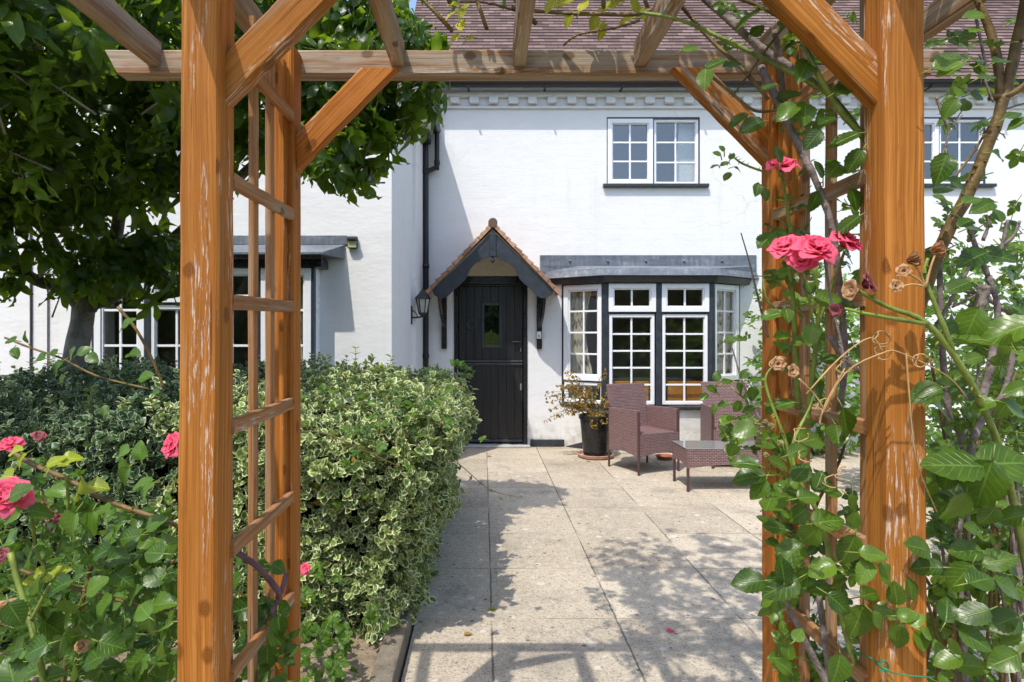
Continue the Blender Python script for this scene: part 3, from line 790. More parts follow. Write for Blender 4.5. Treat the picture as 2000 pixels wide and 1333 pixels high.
b = MB(); b.box(WB[0]-.02, WB[1]+.02, WY-PW+.02, WY-.001, .0, .508); b.build('apron', M['wall'], wb)
b = MB(); b.box(WB[0]-.08, WB[1]+.08, WY-PW-.04, WY-.001, 2.002, 2.09); b.tube([(WB[0]-.1, WY-PW-.08, 2.10), (WB[1]+.1, WY-PW-.08, 2.10)], .035, 10); b.build('head_board', M['black'], wb, bevel=.005)
b = MB()
a0, a1 = WB[0]-.12, WB[1]+.12
b.add([(a0, WY-PW-.12, 2.13), (a1, WY-PW-.12, 2.13), (a1+.12, WY-.01, 2.24), (a0-.12, WY-.01, 2.24),
       (a0, WY-PW-.12, 2.105), (a1, WY-PW-.12, 2.105), (a1+.12, WY-.01, 2.105), (a0-.12, WY-.01, 2.105)],
      [(0, 1, 2, 3), (4, 7, 6, 5), (0, 4, 5, 1), (1, 5, 6, 2), (2, 6, 7, 3), (3, 7, 4, 0)])
b.box(a0-.12, a1+.14, WY-.012, WY-.001, 2.241, 2.33)
b.build('lead_hood', M['lead'], wb, bevel=.004)
# wing upper window
wn = group_root('window', cottage)
fr, gl, si = MB(), MB(), MB(); mid = (WU[0]+WU[1])/2
casement(fr, gl, TW, WU[0], mid-.005, WU[2], WU[3], .055, 2, 3, -.06, .055); casement(fr, gl, TW, mid+.005, WU[1], WU[2], WU[3], .055, 2, 3, -.06, .055)
si.box(WU[0]-.05, WU[1]+.05, WU[2]-.04, WU[2]-.002, -.1, .055, lambda x, y, z: TW(x, y, z))
fr.build('frame', M['upvc'], wn, bevel=.003); gl.build('pane', M['glass'], wn); si.build('sill', M['slatepaint'], wn, bevel=.005)

# ------------------------------------------------------------------ front door
dr = group_root('front_door', cottage, 'black stable door with small glazed light')
b = MB(); fwid = .05
b.box(d0, d0+fwid, FY-.02, FY+.10, .03, dtop); b.box(d1-fwid, d1, FY-.02, FY+.10, .03, dtop)
b.box(d0+fwid, d1-fwid, FY-.02, FY+.10, dtop-.10, dtop)
b.box(d0+fwid, d1-fwid, FY-.0195+.03, FY+.09, dtop-.125, dtop-.1005)
b.build('door_frame', M['black'], dr, bevel=.006)
L0, L1 = d0+fwid+.004, d1-fwid-.004
zs = fz(708); gx0, gx1, gz0, gz1 = fx(946), fx(975), fz(675), fz(597)
b = MB(); dy = FY+.035
nP = 8; pw = (L1-L0)/nP
for i in range(nP):                       # upper leaf planks, cut round the light
    a0, a1 = L0+i*pw+.0015, L0+(i+1)*pw-.0015
    if a1 <= gx0 or a0 >= gx1: b.box(a0, a1, dy, dy+.04, zs+.008, dtop-.128)
    else:
        b.box(a0, a1, dy, dy+.04, zs+.008, gz0); b.box(a0, a1, dy, dy+.04, gz1, dtop-.128)
        if a0 < gx0: b.box(a0, gx0, dy, dy+.04, gz0, gz1)
        if a1 > gx1: b.box(gx1, a1, dy, dy+.04, gz0, gz1)
b.box(L0, L1, dy+.0405, dy+.05, zs+.008, gz0); b.box(L0, L1, dy+.0405, dy+.05, gz1, dtop-.128)
b.build('upper_leaf', M['door'], dr, bevel=.0025)
b = MB()
for i in range(nP): b.box(L0+i*pw+.001, L0+(i+1)*pw-.001, dy, dy+.04, .05, zs-.012)
b.box(L0, L1, dy+.0405, dy+.05, .05, zs-.012); b.build('lower_leaf', M['door'], dr, bevel=.002)
for q in ((dy-.028, zs-.004, zs+.022), (dy-.022, zs-.040, zs-.012), (dy-.03, .05, .085)): b = MB(); b.box(L0, L1, q[0], dy-.001, q[1], q[2]); b.build('weather_bar', M['slatepaint'], dr, bevel=.007)
b = MB(); e = .035
b.box(gx0-e, gx0, dy-.016, dy-.001, gz0-e, gz1+e); b.box(gx1, gx1+e, dy-.016, dy-.001, gz0-e, gz1+e)
b.box(gx0, gx1, dy-.016, dy-.001, gz0-e, gz0); b.box(gx0, gx1, dy-.016, dy-.001, gz1, gz1+e); b.build('light_frame', M['slatepaint'], dr, bevel=.008)
b = MB(); b.box(gx0+.001, gx1-.001, dy+.012, dy+.018, gz0+.001, gz1-.001); b.build('pane', M['upglass'], dr)
b = MB(); kx, kz = fx(921), fz(634)
b.tube([(kx+.055*math.sin(a), dy-.022-.006*math.cos(a), kz-.055*math.cos(a)) for a in np.linspace(0, 2*math.pi, 25)], .0075, 8)
b.lathe((kx, dy-.012, kz+.055), [(.001, .02), (.02, .016), (.028, 0), (.02, -.016), (.001, -.02)], 12); b.build('knocker', M['cable'], dr, smooth=True)
b = MB(); hx = fx(1017.5)
b.box(hx-.016, hx+.016, dy-.012, dy-.001, fz(688), fz(653)); b.tube([(hx, dy-.01, fz(668)), (hx, dy-.045, fz(668)), (hx-.02, dy-.05, fz(668)), (hx-.115, dy-.05, fz(668.5))], .0095, 10)
b.build('handle', M['iron'], dr, bevel=.003)
b = MB(); b.box(hx-.007, hx+.007, dy-.018, dy-.0125, fz(688), fz(681)); b.build('lock', M['steel'], dr, bevel=.003); b = MB(); b.box(hx-.010, hx+.010, dy-.012, dy-.001, fz(763), fz(750)); b.build('lock', M['steel'], dr, bevel=.003)
b = MB(); b.box(d0-.03, d1+.03, FY-.10, FY+.06, .003, .029); b.build('threshold', simple('pale_door_sill', (.46, .46, .45), .4, .5), dr, bevel=.006)

# ------------------------------------------------------------------ porch canopy
porch = group_root('porch', cottage, 'small gabled tiled porch canopy with black scalloped bargeboard')
PD = .46; PY = FY-PD; pcx = (962.5-CX)*PY/F; apz = H+(CY-455)*PY/F
TP = plane_T((pcx, PY, apz), (1, 0, 0), (0, -1, 0))
S = 1/(2.854*F/PY)
half = [(0, 0), (-337, -322), (-330, -345), (-297, -366), (-262, -362), (-236, -338), (-210, -312), (-180, -288), (-150, -258), (-137, -228), (-124, -200), (-95, -168), (-60, -148), (-17, -136), (0, -135)]
for sgn in (1, -1):
    b = MB(); pts = [(x*S*sgn, y*S) for x, y in half]
    n = len(pts)
    # strip-wise: top edge split to match lower edge
    low = pts[2:][::-1]; m_ = len(low)
    upp = [(pts[1][0]*t, pts[1][1]*t) for t in np.linspace(0, 1, m_)]
    for i in range(m_-1):
        o = [upp[i], upp[i+1], low[i+1], low[i]]
        if sgn < 0: o = o[::-1]
        b.prism(o, TP, -.035, 0)
    b.build('bargeboard', M['slatepaint'], porch)
b = MB(); b.box(-17*S, 17*S, -133*S, -2*S, .0005, .022, lambda x, y, z: TP(x, y, z)); 
b.lathe(TP(0, -150*S, -.01), [(.001, .035), (.012, .03), (.012, .018), (.026, .005), (.028, -.01), (.018, -.028), (.006, -.036), (.001, -.05)], 14); b.build('king_post', M['slatepaint'], porch, bevel=.004)
ap2 = TP(0, 62*S, 0)
for sgn in (1, -1):
    b = MB()
    end = TP(-377*S*sgn, -330*S, 0); upv = ap2-end; nn = 12; ln = np.linalg.norm(upv); ga = ln/nn
    if sgn > 0: tiled_slope(b, end+np.array([0, PD+.03, -.02]), (0, -1, 0), upv, PD+.06, nn, ga, .022, 0.0, .02)
    else: tiled_slope(b, end+np.array([0, -.03, -.02]), (0, 1, 0), upv, PD+.06, nn, ga, .022, 0.0, .02)
    ud = upv/ln; off = np.array([0, 0, -.028])
    # verge: tile undercloak edges
    for i in range(nn):
        p = end+ud*ga*i+np.array([0, -.033, -.02]); q = end+ud*ga*(i+1.05)+np.array([0, -.033, -.02])
        nrm = np.cross(np.array([0, -1, 0]), ud)*sgn
        if nrm[2] < 0: nrm = -nrm
        j = random.uniform(-.004, .004)
        vs = [p-nrm*.028, q-nrm*.028, q+nrm*.004, p+nrm*(.024+j)]
        vs += [x+np.array([0, .03, 0]) for x in vs]
        b.add(vs, [(0, 1, 2, 3), (7, 6, 5, 4), (0, 4, 5, 1), (3, 2, 6, 7), (0, 3, 7, 4), (1, 5, 6, 2)], [[(i*.07, .02), (i*.07+.05, .02), (i*.07+.05, .05), (i*.07, .05)]]*6)
    b.build('tiles', M['porchtile'], porch)
b = MB()
b.tube([ap2+np.array([0, -.045, -.018]), ap2+np.array([0, PD, -.018])], .055, 10); b.build('ridge_tile', M['porchtile'], porch)
# boarded underside and rafters
b = MB()
for sgn in (1, -1):
    end = TP(-350*S*sgn, -330*S, 0); a_ = TP(0, 14*S, 0)
    vs = [a_+np.array([0, .036, 0]), end+np.array([0, .036, 0]), end+np.array([0, PD-.002, 0]), a_+np.array([0, PD-.002, 0])]
    vs += [v+np.array([0, 0, .018]) for v in vs]
    b.add(vs, [(0, 1, 2, 3), (4, 7, 6, 5), (0, 4, 5, 1), (1, 5, 6, 2)])
b.build('soffit', M['cream'], porch)
# cream plaster above the door
b = MB(); arch = [(-150*S, -258*S)]+[(150*S*math.cos(a), -258*S+105*S*math.sin(a)) for a in np.linspace(math.pi, 0, 15)]
arch = [(150*math.cos(a)*S*1.25, (-262+135*math.sin(a))*S) for a in np.linspace(0, math.pi, 17)]
b.prism(arch, TP, -PD+.002, -PD+.012); b.build('tympanum', M['cream'], porch)
for px in (868, 1053):
    b = MB(); x = fx(px)
    b.box(x-.032, x+.032, FY-.05, FY-.001, fz(682), fz(565)); 
    e0 = np.array([x, FY-.05, fz(640)]); e1 = TP((-300 if px < 900 else 290)*S, -345*S, -.02)
    b.tube([e0, (e0+e1)/2+np.array([0, -.06, -.03]), e1], .026, 4, 4)
    b.box(min(x-.03, e1[0]-.03), max(x+.03, e1[0]+.03), PY+.036, FY-.001, e1[2]+.002, e1[2]+.05)
    b.build('bracket', M['black'], porch, bevel=.005)

# ------------------------------------------------------------------ wall fittings
lan = thing('wall_lantern', 'black coach lantern on a bracket in the corner beside the porch', 'lantern', P(826, 606, 7.0))
lz = 7.05; lc = P(826, 590, lz)
b = MB(); pl = P(803, 616, lz)
b.box(pl[0]-.03, pl[0]+.012, lz-.045, lz+.045, P(0, 634, lz)[2], P(0, 598, lz)[2])
b.tube([(pl[0], lz, P(0, 621, lz)[2]), (lc[0]-.04, lz, P(0, 620, lz)[2]), (lc[0], lz, P(0, 617, lz)[2])], .010, 8, 3)
b.tube([(pl[0], lz, P(0, 605, lz)[2]), (pl[0]+.05, lz, P(0, 611, lz)[2]), (pl[0]+.07, lz, P(0, 619, lz)[2])], .006, 8, 3)
b.build('bracket', M['iron'], lan, bevel=.004)
zt, zb_ = P(0, 583, lz)[2], P(0, 613, lz)[2]
b = MB(); n6 = 6
b.lathe((lc[0], lz, 0), [(.001, zt+.125), (.012, zt+.105), (.014, zt+.09), (.03, zt+.082), (.035, zt+.07), (.085, zt+.012), (.092, zt-.006), (.08, zt-.010), (.001, zt-.008)], n6)
for k in range(n6):
    a = 2*math.pi*k/n6
    b.tube([(lc[0]+.078*math.cos(a), lz+.078*math.sin(a), zt-.008), (lc[0]+.045*math.cos(a), lz+.045*math.sin(a), zb_+.005)], .006, 6)
b.lathe((lc[0], lz, 0), [(.001, zb_+.012), (.05, zb_+.010), (.052, zb_-.004), (.03, zb_-.018), (.012, zb_-.035), (.001, zb_-.04)], n6)
b.build('frame', M['iron'], lan)
b = MB(); b.lathe((lc[0], lz, 0), [(.044, zb_+.012), (.072, zt-.009)], n6); b.build('glass', M['frost'], lan)

b = MB(); q = P(1052, 655, FY)
b.box(q[0]-.028, q[0]+.028, FY-.07, FY-.0505, q[2]-.045, q[2]+.045); o = b.build('doorbell', M['whiteplastic'], None, bevel=.008)
tag(o, 'white doorbell push on the black bracket right of the door', 'doorbell')
b = MB(); b.lathe((q[0], FY-.0715, q[2]-.008), [(.001, .012), (.012, .010), (.014, 0), (.012, -.010), (.001, -.012)], 12); b.build('button', M['steel'], o)
sec = thing('security_light', 'small solar security light high on the white wing wall', 'light', P(690, 475, WY))
q = P(690, 475, WY)
b = MB(); b.box(q[0]-.048, q[0]+.048, WY-.05, WY-.001, q[2]-.06, q[2]+.06); b.build('housing', M['iron'], sec, bevel=.016)
b = MB(); b.box(q[0]-.040, q[0]+.040, WY-.057, WY-.0505, q[2]-.052, q[2]+.012); b.build('lens', simple('yellowed_lens', (.42, .42, .22), .2, .5), sec, bevel=.003)
b = MB(); b.box(q[0]-.046, q[0]+.046, WY-.085, WY-.0505, q[2]+.018, q[2]+.052); b.build('solar_cap', M['cable'], sec, bevel=.01)
b = MB(); xw = P(60, 0, WY)[0]
b.tube([(xw, WY-.012, 0.2), (xw+.01, WY-.012, 1.5), (xw, WY-.012, 3.8)], .010, 6); b.tube([(xw+.17, WY-.012, .2), (xw+.175, WY-.012, 3.8)], .007, 6)
tag(b.build('wall_cable', M['cable']), 'thin grey cables running up the white wing wall left of the tree', 'cable')

# ------------------------------------------------------------------ inside the bay
def curtain(x0, y0, x1, y1, z0, z1, label, waves=7, amp=.03, pinch=0.0):
    b = MB(); nu, nv = 60, 14
    d = np.array([x1-x0, y1-y0]); L = np.linalg.norm(d); d /= L; nn = np.array([-d[1], d[0]])
    vs = []; uvs = {}
    for j in range(nv+1):
        v = j/nv
        nar = 1-pinch*math.sin(math.pi*min(1, (1-v)*1.3))
        for i in range(nu+1):
            u = i/nu; s = L*u*nar
            o = amp*math.sin(2*math.pi*waves*u)*(.6+.4*(1-v))
            p = np.array([x0, y0])+d*s+nn*o
            vs.append((p[0], p[1], z0+(z1-z0)*v)); uvs[len(vs)-1] = (L*u*1.6, (z1-z0)*v)
    fs = [(j*(nu+1)+i, j*(nu+1)+i+1, (j+1)*(nu+1)+i+1, (j+1)*(nu+1)+i) for j in range(nv) for i in range(nu)]
    b.add(vs, fs, [[uvs[k] for k in f] for f in fs])
    return tag(b.build('curtain', M['curtain'], None, smooth=True), label, 'curtain', 'patterned curtains')
def curtain_mat():
    m = NT('floral_curtain'); uv = m.coords('UV')
    vo = m.n('TexVoronoi'); vo.inputs['Scale'].default_value = 9; m.l(uv, vo.inputs['Vector'])
    f = m.math('ADD', vo.outputs['Distance'], m.math('MULTIPLY', m.noise(uv, 30, 3), .5))
    col = m.ramp(f, [(.40, (.26, .13, .06)), (.55, (.50, .42, .28)), (.66, (.62, .56, .44))])
    m.principled(col, .9, None, .1); return m.m
M['curtain'] = curtain_mat()
curtain(bay_l+.06, FY+.10, bay_l+.36, FY-.16, .6, 1.97, 'floral curtain at the left end of the main bay window', 6, .018, .25)
curtain(bay_r-.36, FY-.16, bay_r-.06, FY+.10, .6, 1.97, 'floral curtain at the right end of the main bay window', 6, .018)
curtain(WB[1]-.32, WY-.08, WB[1]-.04, WY-.06, .6, 1.97, 'floral curtain in the bay window behind the arch lattice', 6, .018, .3)
tag(MB().add([(UPW[0][1]-.28, FY+.16, up0), (UPW[0][1]-.02, FY+.16, up0), (UPW[0][1]-.02, FY+.16, up1), (UPW[0][1]-.2, FY+.16, up1)], [(0, 1, 2, 3)]).build('net_curtain', M['cloth']), 'white net curtain inside the upstairs window above the bay', 'curtain')
dt = thing('dining_table', 'pine dining table inside the main bay window', 'table', (2.0, 8.5, 0.02))
b = MB(); b.box(1.45, 2.75, 7.86, 8.62, .76, .80); b.build('tabletop', M['orangewood'], dt, bevel=.006)
for sx in (1.52, 2.68):
    for sy in (7.93, 8.55): b = MB(); b.box(sx-.035, sx+.035, sy-.035, sy+.035, .021, .759); b.build('leg', M['orangewood'], dt)
b = MB(); nx_, ny_ = 40, 24; vs = []
for j in range(ny_+1):
    for i in range(nx_+1):
        x = 1.40+1.40*i/nx_; y = 7.81+.86*j/ny_
        ex = max(0, 1.45-x, x-2.75)+max(0, 7.86-y, y-8.62)
        vs.append((min(max(x, 1.43), 2.77), min(max(y, 8.23), 8.622), .8025-ex*2.6+(.01*math.sin(x*30)+.01*math.sin(y*35) if ex > 0 else 0)))
fs = [(j*(nx_+1)+i, j*(nx_+1)+i+1, (j+1)*(nx_+1)+i+1, (j+1)*(nx_+1)+i) for j in range(ny_) for i in range(nx_)]
tag(b.add(vs, fs).build('tablecloth', M['cloth'], None, smooth=True), 'white lace cloth over the dining table inside the bay', 'tablecloth')
def dining_chair(x, y, label):
    t = thing('dining_chair', label, 'chair', (x, y, .02), 'chairs inside the bay window')
    b = MB(); b.box(x-.21, x+.21, y, y+.40, .43, .47); b.build('seat', M['orangewood'], t, bevel=.008)
    b = MB()
    b.box(x-.22, x+.22, y-.022, y-.001, .48, .83); b.build('backrest', M['orangewood'], t, bevel=.008)
    for sx in (-.19, .19):
        for sy, top_ in ((.01, .86), (.40, .429)):
            b = MB(); b.box(x+sx-.018, x+sx+.018, y+sy-.018 if sy > .1 else y+.0005, y+sy+.018 if sy > .1 else y+.035, .021, top_ if sy > .1 else .429); b.build('leg', M['orangewood'], t)
dining_chair(1.76, 7.57, 'pine dining chair inside the bay behind the left centre light')
dining_chair(2.42, 7.58, 'pine dining chair inside the bay behind the right centre light')

# ------------------------------------------------------------------ ROSE ARCH
ZF, ZR, PT = 1.184, 1.650, .075
XL, XR = -.500, .759
arch = thing('rose_arch', 'orange stained timber rose arch with trellis sides spanning the path', 'garden arch', (.13, 1.4, 0))
def beam(b, p0, p1, wd, ht, up=(0, 0, 1), ch=.005, nseg=10, warp=.0012, cut0=0.0, cut1=0.0):
    """timber from p0 to p1 (centre line), width wd across, height ht along up; cut0/cut1 shear the end faces"""
    p0, p1 = np.array(p0, float), np.array(p1, float)
    d = p1-p0; L = np.linalg.norm(d); d /= L
    s = np.cross(d, np.array(up, float)); s /= np.linalg.norm(s); u = np.cross(s, d)
    hw, hh = wd/2, ht/2
    prof = [(-hw+ch, -hh), (hw-ch, -hh), (hw, -hh+ch), (hw, hh-ch), (hw-ch, hh), (-hw+ch, hh), (-hw, hh-ch), (-hw, -hh+ch)]
    n = len(prof); vs = []; fs = []; uvs = []
    per = [0]
    for k in range(n):
        a, c = prof[k], prof[(k+1) % n]; per.append(per[-1]+math.hypot(a[0]-c[0], a[1]-c[1]))
    uo, vo = random.random()*20, random.random()*20
    for i in range(nseg+1):
        t = i/nseg
        jx, jy = random.uniform(-warp, warp), random.uniform(-warp, warp)
        for (a, c) in prof:
            sh = (cut0*(1-t) if t < .5 else 0)*1.0
            along = L*t
            if i == 0: along += cut0*(c/hh)
            if i == nseg: along += cut1*(c/hh)
            vs.append(p0+d*along+s*(a+jx)+u*(c+jy))
        if i:
            for k in range(n):
                k2 = (k+1) % n
                fs.append(((i-1)*n+k, (i-1)*n+k2, i*n+k2, i*n+k))
                a0, a1 = uo+L*(i-1)/nseg, uo+L*t
                uvs.append([(a0, vo+per[k]), (a0, vo+per[k+1]), (a1, vo+per[k+1]), (a1, vo+per[k])])
    fs.append(tuple(range(n-1, -1, -1))); uvs.append([(uo+a*.2, vo+c) for a, c in prof[::-1]])
    m_ = nseg*n; fs.append(tuple(range(m_, m_+n))); uvs.append([(uo+a*.2, vo+c) for a, c in prof])
    b.add(vs, fs, uvs); return b
BZ0, BZ1 = 2.093, 2.160; bzc = (BZ0+BZ1)/2
hp = PT/2
def post(xc, yc, lean, z1, mat):
    b = MB(); beam(b, (xc+lean*-1.38, yc, -.04), (xc+lean*(z1-1.38), yc, z1), PT, PT, (0, 1, 0), .006, 24, .0008); return b.build('post', mat, arch)
post(XL-hp, ZF+hp, .0075, 2.20, M['wood']); post(XR+hp, ZF+hp, -.0055, 2.20, M['wood'])
post(XL-hp, ZR+hp, .001, BZ0+.05, M['wood_rear']); post(XR+hp, ZR+hp, -.001, BZ0+.05, M['wood_rear'])
for yb in (ZF+.053, ZR+.095):     # long cross beams with raked ends
    b = MB(); beam(b, (-1.018, yb, bzc), (1.24, yb, bzc), .036 if yb < 1.5 else .05, BZ1-BZ0, (0, 0, 1), .004, 26, .001, cut0=-.018, cut1=.018); b.build('beam', M['wood_grey'], arch)
xs = [-.90+.332*k for k in range(7)]
rz = 2.115
for x in xs:
    b = MB(); beam(b, (x+.0, ZF-.16, rz+.033), (x, ZR+.072, rz+.033), .036, .066, (0, 0, 1), .003, 12, .001, cut0=.02); b.build('rafter', M['wood_grey'], arch)
# corner braces
def brace(y, side, zlow, leg, mat):
    sx = XL if side < 0 else XR; k = -side
    dirv = np.array([k*.70, 0, .714]); h = .069
    nrm = np.array([-k*.714, 0, .70])
    p0 = np.array([sx, y, zlow+h*.71]) + nrm*0
    # centre line starts on the post face, ends under the beam
    c0 = np.array([sx+k*.001, y, zlow+.5*h/.70]); L = (BZ0-c0[2])/dirv[2]
    b = MB(); beam(b, c0, c0+dirv*L, .036, h, (-dirv[2]*k, 0, abs(dirv[0])), .004, 10, .0006, cut0=.5*h*1.0, cut1=-.5*h*1.0)
    b.build('brace', mat, arch)
brace(ZF+.026+.018, -1, P(0, 200, 1.2)[2], .3, M['wood_brace']); brace(ZF+.026+.018, 1, P(0, 200, 1.2)[2], .3, M['wood_brace'])
brace(ZR+.045, -1, P(0, 333, ZR+.03)[2], .3, M['wood_rear']); brace(ZR+.045, 1, P(0, 323, ZR+.03)[2], .3, M['wood_brace'])
# trellis side panels
for side in (-1, 1):
    X0 = XL if side < 0 else XR
    pan = group_root('trellis_panel', arch)
    railz = [2.10*.0+1.38+(CY-py)*(.789*2.08)/F for py in (226, 420, 601, 790, 973, 1167)]
    for i, z in enumerate(railz):
        b = MB(); xr = X0-side*0.0+side*.004
        dz = random.uniform(-.006, .006)
        beam(b, (xr, ZF+PT-.008, z+dz), (xr, ZR-.002, z-dz*.4), .016, .030, (0, 0, 1), .0025, 8, .0009)
        b.build('rail', M['wood_lath'], pan)
    for zc in (1.279, 1.412, 1.53, 1.632):
        b = MB(); xs_ = X0+side*(.004+.008+.0075)
        beam(b, (xs_, zc, -.03), (xs_+random.uniform(-.004, .004), zc, 2.09), .014, .028, (0, 1, 0), .002, 16, .0009)
        b.build('stile', M['wood_lath'] if zc != 1.632 else M['wood_rear'], pan)

# ------------------------------------------------------------------ patio furniture
def make_chair(label, loc, rot):
    t = link(bpy.data.objects.new('wicker_armchair', None)); tag(t, label, 'armchair', 'brown wicker armchairs')
    hw, dp = .265, .25            # half width, half depth; front is -y
    def part(nm, b, mat, bev=.004): return b.build(nm, mat, t, bevel=bev)
    sh, ah, leg = .405, .635, .175
    b = MB(); b.box(-hw+.045, hw-.045, -dp+.012, dp-.05, sh-.06, sh); part('seat', b, M['wicker'], .012)
    # front apron with shallow arch
    def apron(pts_fn, L, z1, nm, drop=.03):
        b = MB(); n = 12
        for i in range(n):
            a0, a1 = i/n, (i+1)/n
            z = lambda a: leg+drop*math.sin(math.pi*a)
            o, i_ = pts_fn
            q = [o(a0, z(a0)), o(a1, z(a1)), o(a1, z1), o(a0, z1)]; r = [i_(a0, z(a0)), i_(a1, z(a1)), i_(a1, z1), i_(a0, z1)]
            uvq = [(a0*L, z(a0)), (a1*L, z(a1)), (a1*L, z1), (a0*L, z1)]
            b.add(q+r, [(0, 1, 2, 3), (7, 6, 5, 4), (0, 4, 5, 1), (3, 2, 6, 7)], [uvq, uvq[::-1], [(0, 0)]*4, [(0, 0)]*4])
        return part(nm, b, M['wicker'], 0)
    apron((lambda a, z: (-hw+.02+(2*hw-.04)*a, -dp, z), lambda a, z: (-hw+.02+(2*hw-.04)*a, -dp+.012, z)), 2*hw, sh-.004, 'front_apron')
    apron((lambda a, z: (hw-.02-(2*hw-.04)*a, dp, z), lambda a, z: (hw-.02-(2*hw-.04)*a, dp-.012, z)), 2*hw, sh-.004, 'rear_apron')
    for s in (-1, 1):
        # arm side: outer sheet from apron to arm, padded thickness
        b = MB(); n = 10; sl = lambda a: .012*(1-a)
        for i in range(n):
            a0, a1 = i/n, (i+1)/n; y0, y1 = -dp+.02+(2*dp-.04)*a0, -dp+.02+(2*dp-.04)*a1
            zb0, zb1 = leg+.03*math.sin(math.pi*a0), leg+.03*math.sin(math.pi*a1)
            zt0, zt1 = ah-.012*a0, ah-.012*a1
            xo, xi = s*hw, s*(hw-.04)
            vs = [(xo, y0, zb0), (xo, y1, zb1), (xo, y1, zt1), (xo, y0, zt0), (xi, y0, zb0), (xi, y1, zb1), (xi, y1, zt1), (xi, y0, zt0)]
            uvq = [(y0, zb0), (y1, zb1), (y1, zt1), (y0, zt0)]
            uvt = [(0, y0), (0, y1), (.04, y1), (.04, y0)]
            fs = [(0, 1, 2, 3), (7, 6, 5, 4), (0, 4, 5, 1), (3, 2, 6, 7)]
            us = [uvq, uvq[::-1], uvt, uvt]
            if i == 0: fs.append((0, 3, 7, 4)); us.append([(0, zb0), (0, zt0), (.04, zt0), (.04, zb0)])
            if i == n-1: fs.append((1, 5, 6, 2)); us.append([(0, 0)]*4)
            b.add(vs, fs, us)
        part('armrest', b, M['wicker'], .005)
        b = MB(); b.tube([(s*(hw-.014), -dp+.012, 0), (s*(hw-.014), -dp+.012, ah-.01)], .0125, 8); part('leg', b, M['wickerframe'], 0)
        b = MB(); b.tube([(s*(hw-.014), dp-.005, 0), (s*(hw-.014), dp-.012, ah-.02)], .0125, 8); part('leg', b, M['wickerframe'], 0)
    # raked back, narrowing upwards a little
    b = MB(); n = 10
    for i in range(n):
        a0, a1 = i/n, (i+1)/n
        def row(a):
            z = sh-.05+(.86-sh+.05)*a; y = dp-.07+.10*a; wdt = hw-.042-.0*a+ (.02 if a > .55 else 0)
            return z, y, wdt
        z0_, y0_, w0_ = row(a0); z1_, y1_, w1_ = row(a1)
        vs = [(-w0_, y0_, z0_), (w0_, y0_, z0_), (w1_, y1_, z1_), (-w1_, y1_, z1_), (-w0_, y0_+.035, z0_), (w0_, y0_+.035, z0_), (w1_, y1_+.035, z1_), (-w1_, y1_+.035, z1_)]
        uvq = [(-w0_, z0_), (w0_, z0_), (w1_, z1_), (-w1_, z1_)]
        fs = [(0, 1, 2, 3), (7, 6, 5, 4), (0, 3, 7, 4), (1, 5, 6, 2)]; us = [uvq, uvq[::-1], [(0, z0_), (0, z1_), (.03, z1_), (.03, z0_)], [(0, z0_), (.03, z0_), (.03, z1_), (0, z1_)]]
        if i == n-1: fs.append((3, 2, 6, 7)); us.append([(-w1_, 0), (w1_, 0), (w1_, .03), (-w1_, .03)])
        b.add(vs, fs, us)
    part('backrest', b, M['wicker'], .006)
    t.location = loc; t.rotation_euler = (0, 0, rot)
    return t
c1 = np.array([(1.505+1.79)/2, (6.17+6.84)/2])
ch = make_chair('brown wicker armchair beside the black pot, turned towards the table', (c1[0], c1[1], 0.0), R(25))
c = ch.copy(); COL.objects.link(c); c['label'] = 'brown wicker armchair behind the glass table, half hidden by the arch post'
for k in list(ch.children):
    d = k.copy(); COL.objects.link(d); d.parent = c
c.location = (2.64, 6.72, 0); c.rotation_euler = (0, 0, R(-6))
tb = thing('coffee_table', 'low brown wicker coffee table with a clear glass top', 'table', (2.2, 5.76, 0))
tx0, tx1, ty0, ty1, tz, tleg = 1.785, 2.62, 5.535, 5.96, .375, .205
def tapron(p0, p1, L):
    b = MB(); n = 14; p0, p1 = np.array(p0), np.array(p1); nv = np.array([-(p1-p0)[1], (p1-p0)[0]])/L*.016
    for i in range(n):
        a0, a1 = i/n, (i+1)/n; q0, q1 = p0+(p1-p0)*a0, p0+(p1-p0)*a1
        za, zb2 = tleg+.035*math.sin(math.pi*a0), tleg+.035*math.sin(math.pi*a1)
        vs = [(*q0, za), (*q1, zb2), (*q1, tz), (*q0, tz)]; vs += [(v[0]+nv[0], v[1]+nv[1], v[2]) for v in vs]
        uvq = [(a0*L, za), (a1*L, zb2), (a1*L, tz), (a0*L, tz)]
        b.add(vs, [(0, 1, 2, 3), (7, 6, 5, 4), (0, 4, 5, 1), (3, 2, 6, 7)], [uvq, uvq[::-1], [(0, 0)]*4, [(0, 0)]*4])
    b.build('apron', M['wicker'], tb)
tapron((tx0, ty0), (tx1, ty0), tx1-tx0); tapron((tx1, ty1), (tx0, ty1), tx1-tx0); tapron((tx0, ty1), (tx0, ty0), ty1-ty0); tapron((tx1, ty0), (tx1, ty1), ty1-ty0)
for x in (tx0+.014, tx1-.014):
    for y in (ty0+.014, ty1-.014): b = MB(); b.tube([(x, y, 0), (x, y, tz-.002)], .013, 8); b.build('leg', M['wickerframe'], tb)
b = MB(); b.box(tx0+.03, tx1-.03, ty0+.03, ty1-.03, .13+.09, .135+.09); b.build('lower_shelf', M['wicker'], tb)
b = MB(); b.box(tx0-.004, tx1+.004, ty0-.004, ty1+.004, tz+.001, tz+.007); b.build('glass_top', M['tableglass'], tb, bevel=.002)

